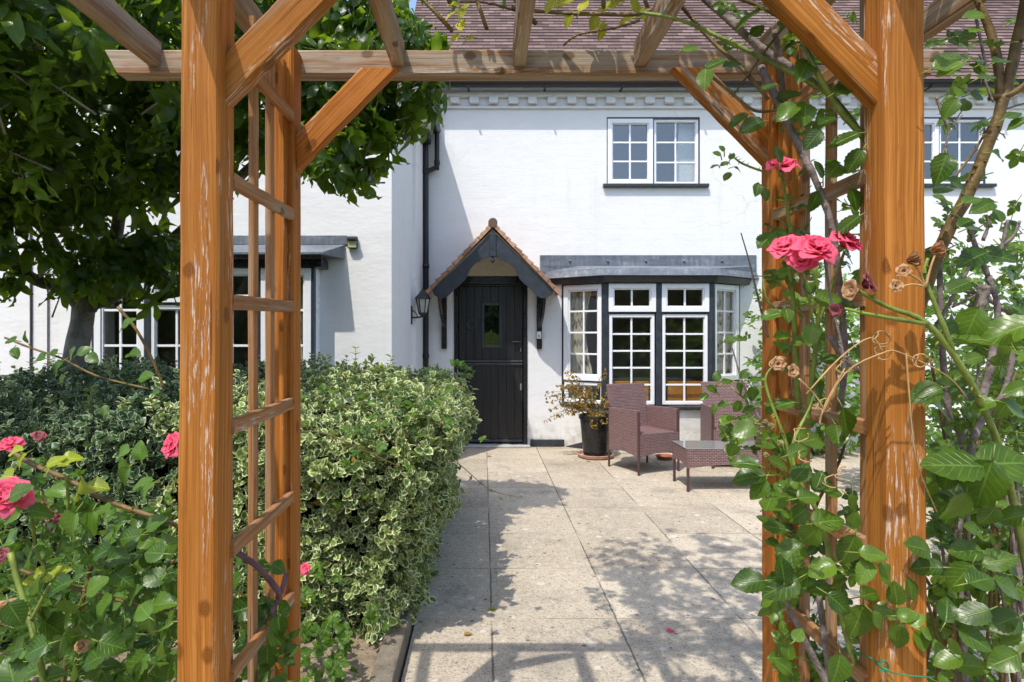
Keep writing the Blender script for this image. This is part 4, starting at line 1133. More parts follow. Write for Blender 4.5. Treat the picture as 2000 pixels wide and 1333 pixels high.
# ------------------------------------------------------------------ pot
pc = np.array([(1163-CX)*7.12/F, 7.12, 0])
b = MB(); b.lathe(pc, [(.001, .022), (.13, .022), (.135, .025), (.175, .43), (.188, .435), (.192, .475), (.182, .482), (.172, .478), (.168, .44), (.001, .43)], 32)
tag(b.build('plant_pot', M['plastic'], None, smooth=False), 'tall black plastic plant pot standing in a terracotta saucer by the bay', 'pot')
b = MB(); b.lathe(pc, [(.001, .004), (.165, .004), (.195, .012), (.205, .042), (.195, .046), (.186, .02), (.001, .018)], 32)
tag(b.build('saucer', M['terracotta']), 'round pale terracotta saucer under the black plant pot', 'saucer')
pb = P(1298, 893, 7.0); b = MB(); b.lathe((pb[0], 7.0, 0), [(.001, .003), (.075, .003), (.10, .04), (.095, .045), (.07, .012), (.001, .01)], 24)
tag(b.build('saucer', M['redclay']), 'empty red clay saucer on the paving behind the left armchair', 'saucer')
# ------------------------------------------------------------------ foliage tools
class LT:
    def __init__(s, n, prof, cols=3, fold=.25, curl=.25, serr=0.0, wave=0.0):
        cs = np.linspace(-1, 1, cols); v = []; uv = []
        for i in range(n+1):
            t = i/n; hw = prof(t)
            k = 1+serr*(1 if i % 2 else -1)*(0 < i < n)
            for c in cs:
                x = c*hw*(k if abs(c) == 1 else 1)
                y = t-(serr*.16*(1 if i % 2 else 0) if abs(c) == 1 else 0)
                z = abs(x)*fold-curl*t*t*.5+wave*math.sin(t*9+c*2)*abs(c)*.12
                v.append((x, y, z)); uv.append((t, c))
        s.v = np.array(v); s.uv = np.array(uv); f = []
        for i in range(n):
            for j in range(cols-1):
                a = i*cols+j; f.append((a, a+1, a+cols+1, a+cols))
        s.f = np.array(f)
ovate = lambda p, q, w: (lambda t: max(.012, w*(math.sin(math.pi*t**p)**q)))
T_hedge = LT(4, ovate(.85, .75, .30), 3, .35, .35)
T_mag = LT(7, ovate(1.1, .85, .185), 3, .34, .60, 0, .8)
T_rose = LT(14, ovate(.78, .72, .36), 5, .22, .30, .055, .25)
T_bram = LT(14, ovate(.74, .72, .40), 5, .26, .40, .075, .35)
T_small = LT(5, ovate(.85, .75, .30), 3, .3, .35)

def nz(a):
    return a/np.maximum(np.linalg.norm(a, axis=-1, keepdims=True), 1e-9)
class Fol:
    def __init__(s): s.V, s.U, s.Fc, s.T, s.n = [], [], [], [], 0
    def add(s, T, pos, axis, nrm, size, width=1.0, tone=None, curl=None):
        pos = np.atleast_2d(pos); N = len(pos)
        Y = nz(np.atleast_2d(axis)); Zv = np.atleast_2d(nrm); Zv = nz(Zv-(Zv*Y).sum(1, keepdims=True)*Y); X = np.cross(Y, Zv)
        size = np.broadcast_to(np.asarray(size, float), (N,)); width = np.broadcast_to(np.asarray(width, float), (N,))
        cu = np.broadcast_to(np.asarray(1.0 if curl is None else curl, float), (N,))
        tone = rng.uniform(0, 1, N) if tone is None else np.broadcast_to(np.asarray(tone, float), (N,))
        v = T.v; m = len(v)
        L = pos[:, None]+size[:, None, None]*(v[None, :, 0:1]*width[:, None, None]*X[:, None]+v[None, :, 1:2]*Y[:, None]+v[None, :, 2:3]*cu[:, None, None]*Zv[:, None])
        s.V.append(L.reshape(-1, 3)); s.U.append(np.tile(T.uv, (N, 1)))
        s.Fc.append((T.f[None]+(np.arange(N)*m)[:, None, None]+s.n).reshape(-1, 4))
        s.T.append(np.repeat(tone, m)); s.n += N*m
        return s
    def build(s, name, mat, parent=None, smooth=True, extra=None, emat=None):
        V = np.concatenate(s.V)-root_loc(parent); U = np.concatenate(s.U); Fa = np.concatenate(s.Fc); T = np.concatenate(s.T)
        me = bpy.data.meshes.new(name)
        uvl = U[Fa.ravel()]; loops = Fa.ravel(); tot = np.full(len(Fa), 4); midx = np.zeros(len(Fa))
        if extra is not None and extra.v:
            nb = len(V); V = np.concatenate([V, np.array(extra.v)-root_loc(parent)]); T = np.concatenate([T, np.array(extra.t)])
            loops = np.concatenate([loops, np.array([nb+i for f in extra.f for i in f])]); tot = np.concatenate([tot, np.array([len(f) for f in extra.f])])
            uvl = np.concatenate([uvl, np.array([c for f in extra.uv for c in f])]); midx = np.concatenate([midx, np.ones(len(extra.f))])
        me.vertices.add(len(V)); me.vertices.foreach_set('co', V.astype(np.float32).ravel())
        me.loops.add(len(loops)); me.loops.foreach_set('vertex_index', loops.astype(np.int32))
        me.polygons.add(len(tot)); me.polygons.foreach_set('loop_start', (np.cumsum(tot)-tot).astype(np.int32))
        me.polygons.foreach_set('loop_total', tot.astype(np.int32))
        me.update(calc_edges=True)
        ul = me.uv_layers.new(name='UVMap'); ul.data.foreach_set('uv', uvl.astype(np.float32).ravel())
        at = me.attributes.new('tone', 'FLOAT', 'POINT'); at.data.foreach_set('value', T.astype(np.float32))
        me.polygons.foreach_set('material_index', midx.astype(np.int32))
        if smooth: me.shade_smooth()
        me.materials.append(mat)
        if extra is not None: me.materials.append(emat)
        o = link(bpy.data.objects.new(name, me))
        if parent is not None: o.parent = parent
        return o
def rdir(n, bias=(0, 0, 0), k=1.0):
    return nz(rng.normal(size=(n, 3))*k+np.array(bias))
def in_poly(poly, n):
    poly = np.array(poly, float); lo, hi = poly.min(0), poly.max(0); out = []
    while len(out) < n:
        q = lo+(hi-lo)*rng.random(2); c = False; j = len(poly)-1
        for i in range(len(poly)):
            if (poly[i][1] > q[1]) != (poly[j][1] > q[1]) and q[0] < (poly[j][0]-poly[i][0])*(q[1]-poly[i][1])/(poly[j][1]-poly[i][1])+poly[i][0]: c = not c
            j = i
        if c: out.append(q)
    return np.array(out)
def compound(fol, T, base, axis, nrm, size, n=3, stems=None, tone=None, width=1.0):
    """one compound leaf: n leaflets on a short stalk"""
    base = np.array(base, float); axis = nz(np.array(axis, float)[None])[0]; nrm = np.array(nrm, float); nrm = nrm-nrm.dot(axis)*axis; nrm /= np.linalg.norm(nrm)+1e-9
    side = np.cross(axis, nrm); tn = rng.uniform(0, 1) if tone is None else tone
    P_, A_, S_ = [], [], []
    stalk = size*(.9 if n == 3 else 1.5)
    P_.append(base+axis*stalk); A_.append(axis); S_.append(size)
    pairs = (n-1)//2
    for k in range(pairs):
        f = stalk*(.85-.55*k/max(1, pairs))
        for sg in (-1, 1):
            P_.append(base+axis*f+side*sg*size*.05); A_.append(axis*.45+side*sg*.9+nrm*rng.normal()*.15); S_.append(size*(.86-.12*k)*rng.uniform(.85, 1.05))
    N = len(P_)
    Nn = nrm[None]+rng.normal(size=(N, 3))*.22
    fol.add(T, np.array(P_), np.array(A_), Nn, np.array(S_), rng.uniform(.9, 1.1, N)*width, np.clip(tn+rng.normal(size=N)*.08, 0, 1), rng.uniform(.4, 1.5, N))
    if stems is not None:
        stems.tube([base, base+axis*stalk*.5-nrm*size*.05, base+axis*stalk], .0011+size*.006, 4)

# ------------------------------------------------------------------ HEDGE
hx0, hx1, hy0, hy1, hz1 = -3.7, -.155, 2.70, 5.22, 1.03
hed = thing('hedge', 'clipped variegated evergreen hedge with cream edged leaves along the left of the path', 'hedge', (-1.6, 4.0, 0))
def hbump(x, y, z):
    return .055*np.sin(5.1*x+2*z)*np.sin(4.3*y+1.1)+.03*np.sin(9*x+3.7*y)+.03*np.sin(11*z+4*x+3*y)+.018*np.sin(23*x+17*y+19*z)
def hedge_points(n, face):
    u, v = rng.random(n), rng.random(n)
    if face == 'top':
        x = hx0+(hx1-hx0)*u; y = hy0+(hy1-hy0)*v
        er = np.minimum(np.minimum(hx1-x, y-hy0), hy1-y)
        z = hz1+.06*(y-hy0)/(hy1-hy0)-.16*np.exp(-np.maximum(er, 0)/.13)
        p = np.stack([x, y, z], 1); nn = np.tile([0, 0, 1.0], (n, 1))
        nn[:, 0] += .9*np.exp(-(hx1-x)/.14); nn[:, 1] -= .9*np.exp(-(y-hy0)/.14)
    elif face == 'front':
        x = hx0+(hx1-hx0)*u; z = .03+(hz1-.05)*v
        y = hy0+.20*np.exp(-(hx1-x)/.18)+.05*(1-z/hz1)+.14*np.exp(-(hz1-z)/.10)
        x = x-np.where(hx1-x < .5, .22*(1-z/hz1), 0)
        p = np.stack([x, y, z], 1); nn = np.tile([0, -1.0, .15], (n, 1)); nn[:, 0] += .9*np.exp(-(hx1-p[:, 0])/.12)
    else:
        y = hy0+(hy1-hy0)*u; z = .03+(hz1-.03)*v
        x = hx1-.20*(1-z/hz1)**1.1-.16*np.exp(-(y-hy0)/.18)-.10*np.exp(-(hy1-y)/.15)-.12*np.exp(-(hz1-z)/.10)
        p = np.stack([x, y, z], 1); nn = np.tile([1.0, 0, .15], (n, 1)); nn[:, 1] -= .8*np.exp(-(y-hy0)/.12)
    nn = nz(nn)
    p = p+nn*(hbump(p[:, 0], p[:, 1], p[:, 2])+.0)[:, None]
    return p, nn
fo = Fol()
def rosettes(fo, p, nn, size, k=6, tone=None):
    n = len(p)
    ax = nz(nn+rng.normal(size=(n, 3))*.45+np.array([0, 0, .35]))
    a = nz(np.cross(ax, rng.normal(size=(n, 3)))); b = np.cross(ax, a)
    tb_ = rng.uniform(0, 1, n) if tone is None else tone
    for j in range(k):
        an = j*2*math.pi/(k/2)+(math.pi/2 if j >= k/2 else 0)*1.0+rng.normal(size=n)*.2
        lvl = j//2 if k > 2 else 0
        op = rng.uniform(.25, .7, n)+.35*(lvl == 0)
        d = a*np.cos(an)[:, None]+b*np.sin(an)[:, None]
        axis = nz(d*op[:, None]+ax*(1-op*.6)[:, None]+rng.normal(size=(n, 3))*.12)
        off = ax*(-.010+.010*lvl)
        fo.add(T_hedge, p+off*(size[:, None]/.05)+rng.normal(size=(n, 3))*.003, axis, ax-d*.3+rng.normal(size=(n, 3))*.2, size*rng.uniform(.7, 1.1, n)*(1-.08*lvl), rng.uniform(.9, 1.35, n), np.clip(tb_+rng.normal(size=n)*.15, 0, 1))
ds = thing('shrub', 'left part of the variegated hedge, leaves coloured darker for the shade under the magnolia tree', 'shrub', (-2.6, 4.0, 0))
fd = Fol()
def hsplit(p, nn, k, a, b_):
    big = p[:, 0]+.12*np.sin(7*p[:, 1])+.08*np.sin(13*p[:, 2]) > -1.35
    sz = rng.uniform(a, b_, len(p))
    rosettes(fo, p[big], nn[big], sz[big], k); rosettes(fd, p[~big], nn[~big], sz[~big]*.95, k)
for face, n in (('front', 2500), ('right', 2200), ('top', 3100)):
    p, nn = hedge_points(n, face)
    hsplit(p+nn*rng.normal(size=(n, 1))*.026, nn, 6, .032, .060)
    p, nn = hedge_points(int(n*1.1), face)      # an inner, sparser layer
    hsplit(p-nn*rng.uniform(.03, .07, (len(p), 1)), nn, 4, .034, .052)
# loose sprigs standing proud of the clipped surface
fd.build('foliage', M['euonymus_shaded'], ds)
sp = MB()
for i in range(210):
    face = ('top', 'top', 'right')[i % 3]; p, nn = hedge_points(1, face)
    d = nz(nn+rng.normal(size=(1, 3))*.35+np.array([[0, 0, .5]]))[0]; L = rng.uniform(.04, .15)
    sp.tube([p[0]-d*.06, p[0]+d*L], [.0022, .0012], 4)
    for t in np.linspace(.1, 1, 5):
        q = np.tile(p[0]+d*L*t, (2, 1)); s = np.cross(d, rng.normal(size=3)); s /= np.linalg.norm(s)
        fo.add(T_hedge, q, np.stack([s+d*.6, -s+d*.6]), np.stack([d, d]), rng.uniform(.03, .048, 2), 1.1)
fo.build('foliage', M['euonymus'], hed, extra=sp, emat=M['cane_brown'])
fo = Fol()
for face, n in (('front', 60), ('right', 60), ('top', 40)):
    p, nn = hedge_points(n, face); fo.add(T_hedge, p+nn*.02, rdir(n, (0, 0, -.4)), nn+rng.normal(size=(n, 3))*.5, rng.uniform(.02, .045, n), 1.2)
fo.build('dead_foliage', M['golden'], hed)
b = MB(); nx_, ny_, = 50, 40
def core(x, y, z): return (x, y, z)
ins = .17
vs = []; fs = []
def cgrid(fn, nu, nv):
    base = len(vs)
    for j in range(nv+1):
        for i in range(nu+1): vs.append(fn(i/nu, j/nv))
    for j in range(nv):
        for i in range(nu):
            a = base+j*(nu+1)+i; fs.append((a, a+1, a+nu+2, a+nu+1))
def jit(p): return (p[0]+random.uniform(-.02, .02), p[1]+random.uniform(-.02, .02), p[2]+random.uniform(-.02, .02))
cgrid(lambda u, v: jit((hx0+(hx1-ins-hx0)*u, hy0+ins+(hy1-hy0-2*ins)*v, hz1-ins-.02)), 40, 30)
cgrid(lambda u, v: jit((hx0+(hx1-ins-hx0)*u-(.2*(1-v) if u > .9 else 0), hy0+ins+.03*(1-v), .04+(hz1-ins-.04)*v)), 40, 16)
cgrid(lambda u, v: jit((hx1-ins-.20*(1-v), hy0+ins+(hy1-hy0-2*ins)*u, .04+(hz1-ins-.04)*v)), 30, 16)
b.add(vs, fs); b.build('shade_core', M['hedgecore'], hed)  # solid near-black sheets filling the hedge, its inner shade put into their colour

# ------------------------------------------------------------------ MAGNOLIA TREE
tree = thing('magnolia_tree', 'broad leaved magnolia tree with pale grey trunk in front of the white wing', 'tree', P(120, 980, 4.6))
b = MB(); ZT = 4.6
b.tube([P(100, 930, ZT), P(120, 800, ZT), P(146, 700, ZT), P(160, 630, ZT), P(168, 570, ZT)], [.12, .095, .078, .076, .075], 14, 4, knob=.05)
b.tube([P(165, 590, ZT), P(140, 535, ZT-.05), P(112, 490, ZT-.15), P(60, 400, ZT-.4), P(20, 280, ZT-.5)], [.065, .055, .047, .038, .025], 10, 4, knob=.05)
b.tube([P(160, 600, ZT), P(120, 560, ZT-.1), P(70, 548, ZT-.25), P(10, 500, ZT-.5)], [.06, .045, .04, .025], 10, 4, knob=.05)
b.tube([P(172, 600, ZT), P(205, 555, ZT), P(225, 470, ZT-.1), P(250, 330, ZT-.2), P(300, 150, ZT-.2)], [.065, .05, .045, .036, .025], 10, 4, knob=.05)
b.tube([P(185, 590, ZT), P(235, 570, ZT), P(285, 515, ZT), P(380, 430, ZT-.1), P(520, 300, ZT-.3), P(650, 210, ZT-.6), P(760, 150, ZT-.7)], [.06, .05, .045, .04, .03, .02, .012], 10, 4, knob=.05)
b.tube([P(520, 300, ZT-.3), P(640, 300, ZT-.6), P(720, 330, ZT-.7)], [.02, .014, .008], 8, 4)
b.build('trunk', M['bark'], tree, smooth=True)
def ell(c, r, n):
    d = rdir(n); rad = rng.uniform(0, 1, n)**.38
    return np.array(c)+d*rad[:, None]*np.array(r), d
fo = Fol(); tw = MB()
def whorls(p, out, k, lo, hi, tone=None):
    n = len(p); ax = nz(out*.7+rng.normal(size=(n, 3))*.5+np.array([0, -.15, .25]))
    a = nz(np.cross(ax, rng.normal(size=(n, 3)))); bb = np.cross(ax, a); tb_ = rng.uniform(0, .8, n) if tone is None else tone
    for j in range(k):
        an = j*2.4+rng.normal(size=n)*.25; op = rng.uniform(.75, 1.25, n)
        d = a*np.cos(an)[:, None]+bb*np.sin(an)[:, None]
        axis = nz(d*op[:, None]+ax*rng.uniform(.1, .7, (n, 1))+np.array([0, 0, -.42]))
        keep = rng.random(n) < .92
        fo.add(T_mag, (p+ax*(.012*j)-ax*.03)[keep], axis[keep], (ax-d*.15+np.array([0, -.1, .35])+rng.normal(size=(n, 3))*.25)[keep], rng.uniform(lo, hi, n)[keep], rng.uniform(.85, 1.25, n)[keep], np.clip(tb_+rng.normal(size=n)*.12, 0, 1)[keep], rng.uniform(.3, 1.6, n)[keep])
    for i in range(0, n, 2):
        tw.tube([p[i]-ax[i]*.16+rng.normal(size=3)*.03, p[i]+ax[i]*.04], [.006, .003], 4)
for c, r, n in (((-2.75, 3.75, 3.05), (1.30, .75, 1.05), 345), ((-2.15, 2.95, 2.98), (.80, .75, .86), 150), ((-2.75, 4.05, 2.42), (1.1, .55, .45), 105), ((-2.95, 2.5, 3.1), (.95, .65, .8), 75), ((-2.45, 2.6, 3.45), (.45, .5, .5), 50), (tuple(P(270, 520, 4.35)), (.42, .25, .26), 34), (tuple(P(60, 520, 4.1)), (.35, .25, .22), 16), ((-3.4, 3.3, 3.0), (.8, .8, .9), 150), ((-1.70, 4.05, 3.10), (.85, .45, .72), 150), ((-1.0, 3.95, 3.05), (.70, .42, .66), 140),
                ((-.88, 3.85, 2.52), (.26, .25, .26), 26), ((-.55, 3.85, 3.0), (.28, .3, .45), 52)):
    p, d = ell(c, r, n); whorls(p, d, 10, .085, .19)
fo.build('crown', M['magnolia'], tree, extra=tw, emat=M['bark'])

class Multi:
    """every cane added becomes a part of its own"""
    def __init__(s): s.l = []
    def tube(s, *a, **k): s.l.append(MB()); s.l[-1].tube(*a, **k)
    def build(s, name, mat, parent, smooth=True):
        for b in s.l: b.build(name, mat, parent, smooth=smooth)
# ------------------------------------------------------------------ explicit leaf lists read off the photograph (position in the plant, size, direction)
def place_leaves(fo, T, lst, Z, dz=.10, stems=None, tonebase=None):
    for it in lst:
        px, py, L = it[:3]; an = it[3] if len(it) > 3 and it[3] is not None else rng.uniform(0, 360)
        tn = it[4] if len(it) > 4 else rng.uniform(.15, .85)
        z_ = Z+rng.uniform(-dz, dz)
        c = P(px, py, z_); s = L*z_/F*1.08
        ax = np.array([math.cos(R(an)), rng.normal()*.35, math.sin(R(an))]); ax /= np.linalg.norm(ax)
        nr = np.array([rng.normal()*.3-.1, -.75, .75+rng.normal()*.2])
        fo.add(T, c-ax*s*.5, ax, nr, s, rng.uniform(.95, 1.15), tn, rng.uniform(.4, 1.5))
        if stems is not None:
            stems.tube([c-ax*s*.5-ax*s*.35+np.array([0, .01, -.004]), c-ax*s*.5], [.0011, .0013], 4)
def fill(fo, T, poly, Z0, Z1, n, s0, s1, comp=3, stems=None, tone=(.1, .9), up=.7):
    q = in_poly(poly, n)
    for i in range(n):
        z_ = rng.uniform(Z0, Z1); c = P(q[i, 0], q[i, 1], z_); s = rng.uniform(s0, s1)
        ax = np.array([rng.normal(), rng.normal()*.7, rng.normal()*.8-.15]); nr = np.array([rng.normal()*.4, -.5+rng.normal()*.3, up+rng.normal()*.25])
        compound(fo, T, c-nz(ax[None])[0]*s*1.2, ax, nr, s, comp if comp != 0 else int(rng.choice([3, 5])), stems, rng.uniform(*tone))
def cane(b, pts, r0, r1=None, n=7, thorns=None, knob=.12):
    r1 = r0*.6 if r1 is None else r1
    W_ = [P(*p) for p in pts]; m = len(W_)
    b.tube(W_, [r0+(r1-r0)*i/(m-1) for i in range(m)], n, 4, knob=knob)
    if thorns:
        for k in range(thorns):
            i = rng.integers(0, m-1); t = rng.random(); p = W_[i]*(1-t)+W_[i+1]*t; d = rdir(1)[0]; r = r0*.8
            ax = nz((W_[i+1]-W_[i])[None])[0]; d = d-d.dot(ax)*ax; d /= np.linalg.norm(d)+1e-9
            (b.l[-1] if isinstance(b, Multi) else b).tube([p+d*r*.5, p+d*(r+.005+r*.5)-ax*.002], [r*.38+.0006, .0002], 4, 1)

def petal_T(cup, w):
    nU, nV = 6, 6; v = []; uv = []; f = []
    for i in range(nU+1):
        t = i/nU; hw = w*math.sin(math.pi*min(1, .12+.70*t))**.8*(1 if t < .85 else 1-.5*(t-.85)/.15)
        for j in range(nV+1):
            c = -1+2*j/nV; x = c*hw
            y = t*(1-.10*c*c*t); z = cup*(x*x*1.4)+cup*.55*math.sin(t*2.2)-(.18*max(0, t-.72)/.28)*(1+.4*c*c)*.6+.015*math.sin(5*c+7*t)
            v.append((x, y, z)); uv.append((t, c))
    for i in range(nU):
        for j in range(nV):
            a = i*(nV+1)+j; f.append((a, a+1, a+nV+2, a+nV+1))
    o = LT.__new__(LT); o.v, o.uv, o.f = np.array(v), np.array(uv), np.array(f); return o
T_pet = petal_T(.55, .52); T_petin = petal_T(1.1, .55)
def rose_flower(parent, c, face, rad, mat, name='flower', open_=1.0, label=None, layers=((5, 1.0, 1.18), (5, .92, .95), (6, .80, .70), (6, .62, .46), (5, .45, .25), (4, .30, .10))):
    fo = Fol(); face = nz(np.array(face, float)[None])[0]
    a = nz(np.cross(face, [.3, .2, .9])[None])[0]; b_ = np.cross(face, a); ph = rng.uniform(0, 6)
    for li, (k, L, op) in enumerate(layers):
        for j in range(k):
            an = ph+2*math.pi*j/k+li*.6+rng.normal()*.12; d = a*math.cos(an)+b_*math.sin(an)
            tilt = op*open_*rng.uniform(.88, 1.12)
            ax = d*math.sin(tilt*1.25)+face*math.cos(tilt*1.25)
            nr = face*math.sin(tilt*1.25)-d*math.cos(tilt*1.25)
            fo.add(T_petin if li > 2 else T_pet, (c-face*rad*.35+d*rad*.05)[None], ax[None], nr[None], rad*L*rng.uniform(.9, 1.08), rng.uniform(.9, 1.15), min(1, max(0, .55-.1*li+rng.normal()*.2)))
    o = fo.build(name, mat, parent)
    if label: o['label'] = label
    return o
def sepals(b, c, face, rad):
    face = nz(np.array(face, float)[None])[0]; base = c-face*rad*.42
    b.tube([base-face*rad*.30, base-face*rad*.15, base+face*rad*.05], [rad*.10, rad*.17, rad*.20], 8, 3)

# ------------------------------------------------------------------ CLIMBING ROSE on the right side of the arch
cr = thing('climbing_rose', 'climbing rose with pink blooms and serrated leaves on the right side of the arch', 'rose bush', (.86, 1.45, 0))
ZA = 1.15
gc, bc, gy, td = Multi(), Multi(), Multi(), Multi()
Zg = 1.12
# thick green canes in front of / beside the right post
cane(gc, [(2030, 1230, 1.30), (1985, 1010, 1.25), (1955, 885, 1.20), (1892, 740, 1.14), (1811, 633, 1.12), (1734, 600, 1.12), (1665, 562, 1.12)], .0085, .0030, 8, 10)
cane(gc, [(1811, 633, 1.12), (1740, 622, 1.11), (1690, 613, 1.11), (1650, 603, 1.11)], .0045, .0026, 7, 4)
cane(gc, [(1862, 690, 1.13), (1850, 655, 1.12), (1820, 580, 1.12), (1806, 535, 1.12), (1812, 505, 1.12)], .0050, .0028, 7, 4)
cane(gc, [(1560, 800, 1.34), (1554, 700, 1.32), (1550, 600, 1.30), (1543, 520, 1.28), (1545, 490, 1.27)], .0062, .0040, 8, 14)
cane(gc, [(1575, 830, 1.33), (1592, 690, 1.31), (1598, 600, 1.29), (1590, 520, 1.27)], .0060, .0036, 8, 12)
cane(gc, [(1592, 650, 1.30), (1625, 560, 1.28), (1650, 490, 1.27)], .0035, .0028, 6, 4)
cane(gc, [(1590, 640, 1.30), (1575, 560, 1.28), (1562, 520, 1.27)], .003, .0024, 6)
cane(gc, [(1690, 1350, 1.3), (1650, 1230, 1.28), (1632, 1130, 1.27), (1600, 1010, 1.26), (1556, 930, 1.26), (1530, 850, 1.27), (1500, 770, 1.28), (1496, 735, 1.28), (1512, 714, 1.28)], .0064, .0018, 8, 14)
cane(gc, [(1556, 930, 1.26), (1548, 870, 1.26), (1580, 800, 1.28), (1590, 770, 1.28)], .005, .0016, 7, 4)
cane(gc, [(1545, 460, 1.33), (1536, 400, 1.31), (1528, 345, 1.30)], .0042, .0030, 7, 4)
cane(gc, [(1740, 330, 1.30), (1680, 262, 1.27), (1640, 215, 1.26), (1590, 130, 1.26), (1555, 40, 1.28), (1540, -40, 1.30)], .0064, .005, 8, 12)
cane(gc, [(1750, 370, 1.32), (1700, 290, 1.29), (1655, 225, 1.28), (1600, 170, 1.28), (1500, 120, 1.33), (1420, 80, 1.36), (1330, 40, 1.40), (1250, 25, 1.45)], .0064, .0040, 8, 16)
cane(gc, [(1540, 620, 1.33), (1500, 590, 1.3), (1490, 540, 1.3)], .0028, .002, 6)
cane(gc, [(1490, 335, 1.36), (1450, 320, 1.33), (1425, 300, 1.32)], .0026, .0016, 6, 12)
# old lichen-grey and brown canes
cane(gy, [(1530, 200, 1.40), (1520, 100, 1.36), (1512, 60, 1.34)], .008, .006, 8)
cane(gy, [(1485, 130, 1.36), (1530, 220, 1.33), (1568, 300, 1.30), (1600, 370, 1.29), (1625, 445, 1.29), (1640, 560, 1.30), (1650, 700, 1.32), (1640, 800, 1.36)], .0078, .006, 8, 10, .22)
cane(gy, [(1370, -10, 1.42), (1420, 35, 1.40), (1480, 90, 1.38), (1540, 130, 1.36), (1600, 170, 1.35)], .0095, .008, 8, 6, .2)
cane(gy, [(1608, 480, 1.2), (1622, 580, 1.2), (1645, 680, 1.2), (1652, 740, 1.2)], .0030, .0022, 6)
cane(gy, [(1620, 655, 1.30), (1650, 700, 1.30), (1690, 735, 1.32)], .0072, .005, 8, 4, .25)
cane(gy, [(1630, 1400, 1.26), (1612, 1330, 1.25), (1586, 1280, 1.24), (1556, 1220, 1.22), (1530, 1165, 1.22), (1515, 1130, 1.24)], .0085, .0025, 8, 8, .2)
cane(gy, [(1600, 1160, 1.36), (1610, 1250, 1.36), (1620, 1340, 1.36)], .006, .006, 8, 5, .2)
cane(gy, [(1500, 660, 1.5), (1480, 580, 1.5), (1463, 510, 1.5), (1447, 455, 1.5)], .003, .0012, 6)
cane(gy, [(1490, 830, 1.5), (1455, 760, 1.5), (1430, 680, 1.5)], .0035, .0014, 6)
cane(bc, [(1320, 0, 1.45), (1390, 80, 1.40), (1450, 135, 1.36), (1500, 195, 1.34)], .0045, .004, 7, 8)
cane(bc, [(1390, 150, 1.38), (1450, 200, 1.34), (1480, 218, 1.33), (1530, 215, 1.33)], .0036, .003, 7, 5)
cane(bc, [(1000, 15, 1.75), (1080, 25, 1.68), (1170, 28, 1.62), (1260, 25, 1.58), (1330, -15, 1.52)], .0045, .006, 7, 14)
cane(bc, [(880, 5, 1.80), (950, 6, 1.78), (1010, 22, 1.75)], .0026, .004, 6, 6)
cane(bc, [(1100, 90, 1.66), (1130, 68, 1.64), (1200, 55, 1.6), (1250, 40, 1.58)], .0028, .004, 6, 6)
cane(bc, [(1400, -20, 1.4), (1500, 20, 1.36), (1600, 80, 1.32), (1690, 120, 1.30)], .0048, .006, 7, 8)
cane(bc, [(1540, 40, 1.3), (1480, 120, 1.34), (1430, 190, 1.36)], .003, .002, 6)
cane(bc, [(1610, 1060, 1.5), (1590, 1000, 1.48), (1640, 900, 1.45), (1660, 820, 1.42)], .0045, .003, 7, 6)
# dry tendrils
for pts in ([(1575, 770, 1.10), (1640, 700, 1.10), (1700, 660, 1.10), (1724, 688, 1.10)], [(1600, 820, 1.10), (1650, 730, 1.10), (1724, 690, 1.10), (1760, 690, 1.10), (1850, 735, 1.12), (1890, 780, 1.14)],
            [(1600, 830, 1.10), (1612, 790, 1.10), (1650, 720, 1.10)], [(1560, 740, 1.1), (1590, 770, 1.1), (1610, 800, 1.1)], [(1770, 690, 1.09), (1775, 760, 1.09), (1790, 900, 1.10), (1830, 1000, 1.14)]):
    cane(td, pts, .0016, .0012, 5, None, .05)
for k in range(16):
    c = [(1652, 716), (1724, 690), (1722, 660), (1610, 792), (1800, 705), (1520, 710), (1565, 850), (1575, 890), (1650, 925), (1625, 940)][k % 10]
    q = [P(c[0]+14*math.cos(a+k)*(1+.3*math.sin(3*a))+rng.normal()*3, c[1]+13*math.sin(a+k), 1.10+.006*a) for a in np.linspace(0, rng.uniform(3, 7), 9)]
    td.tube(q, .0012, 4, 3)
for q in ((1782, 514), (1765, 534), (1750, 564), (1828, 494)): cane(td, [(1808, 560, 1.112), ((1808+q[0])/2, (548+q[1])/2, 1.108), (q[0], q[1], 1.108)], .0022, .0016, 6)
gc.build('green_cane', M['cane_green'], cr, smooth=True); bc.build('brown_cane', M['cane_brown'], cr, smooth=True)
gy.build('old_cane', M['cane_grey'], cr, smooth=True); td.build('dry_tendril', M['tendril'], cr, smooth=True)
st = MB(); fo = Fol()
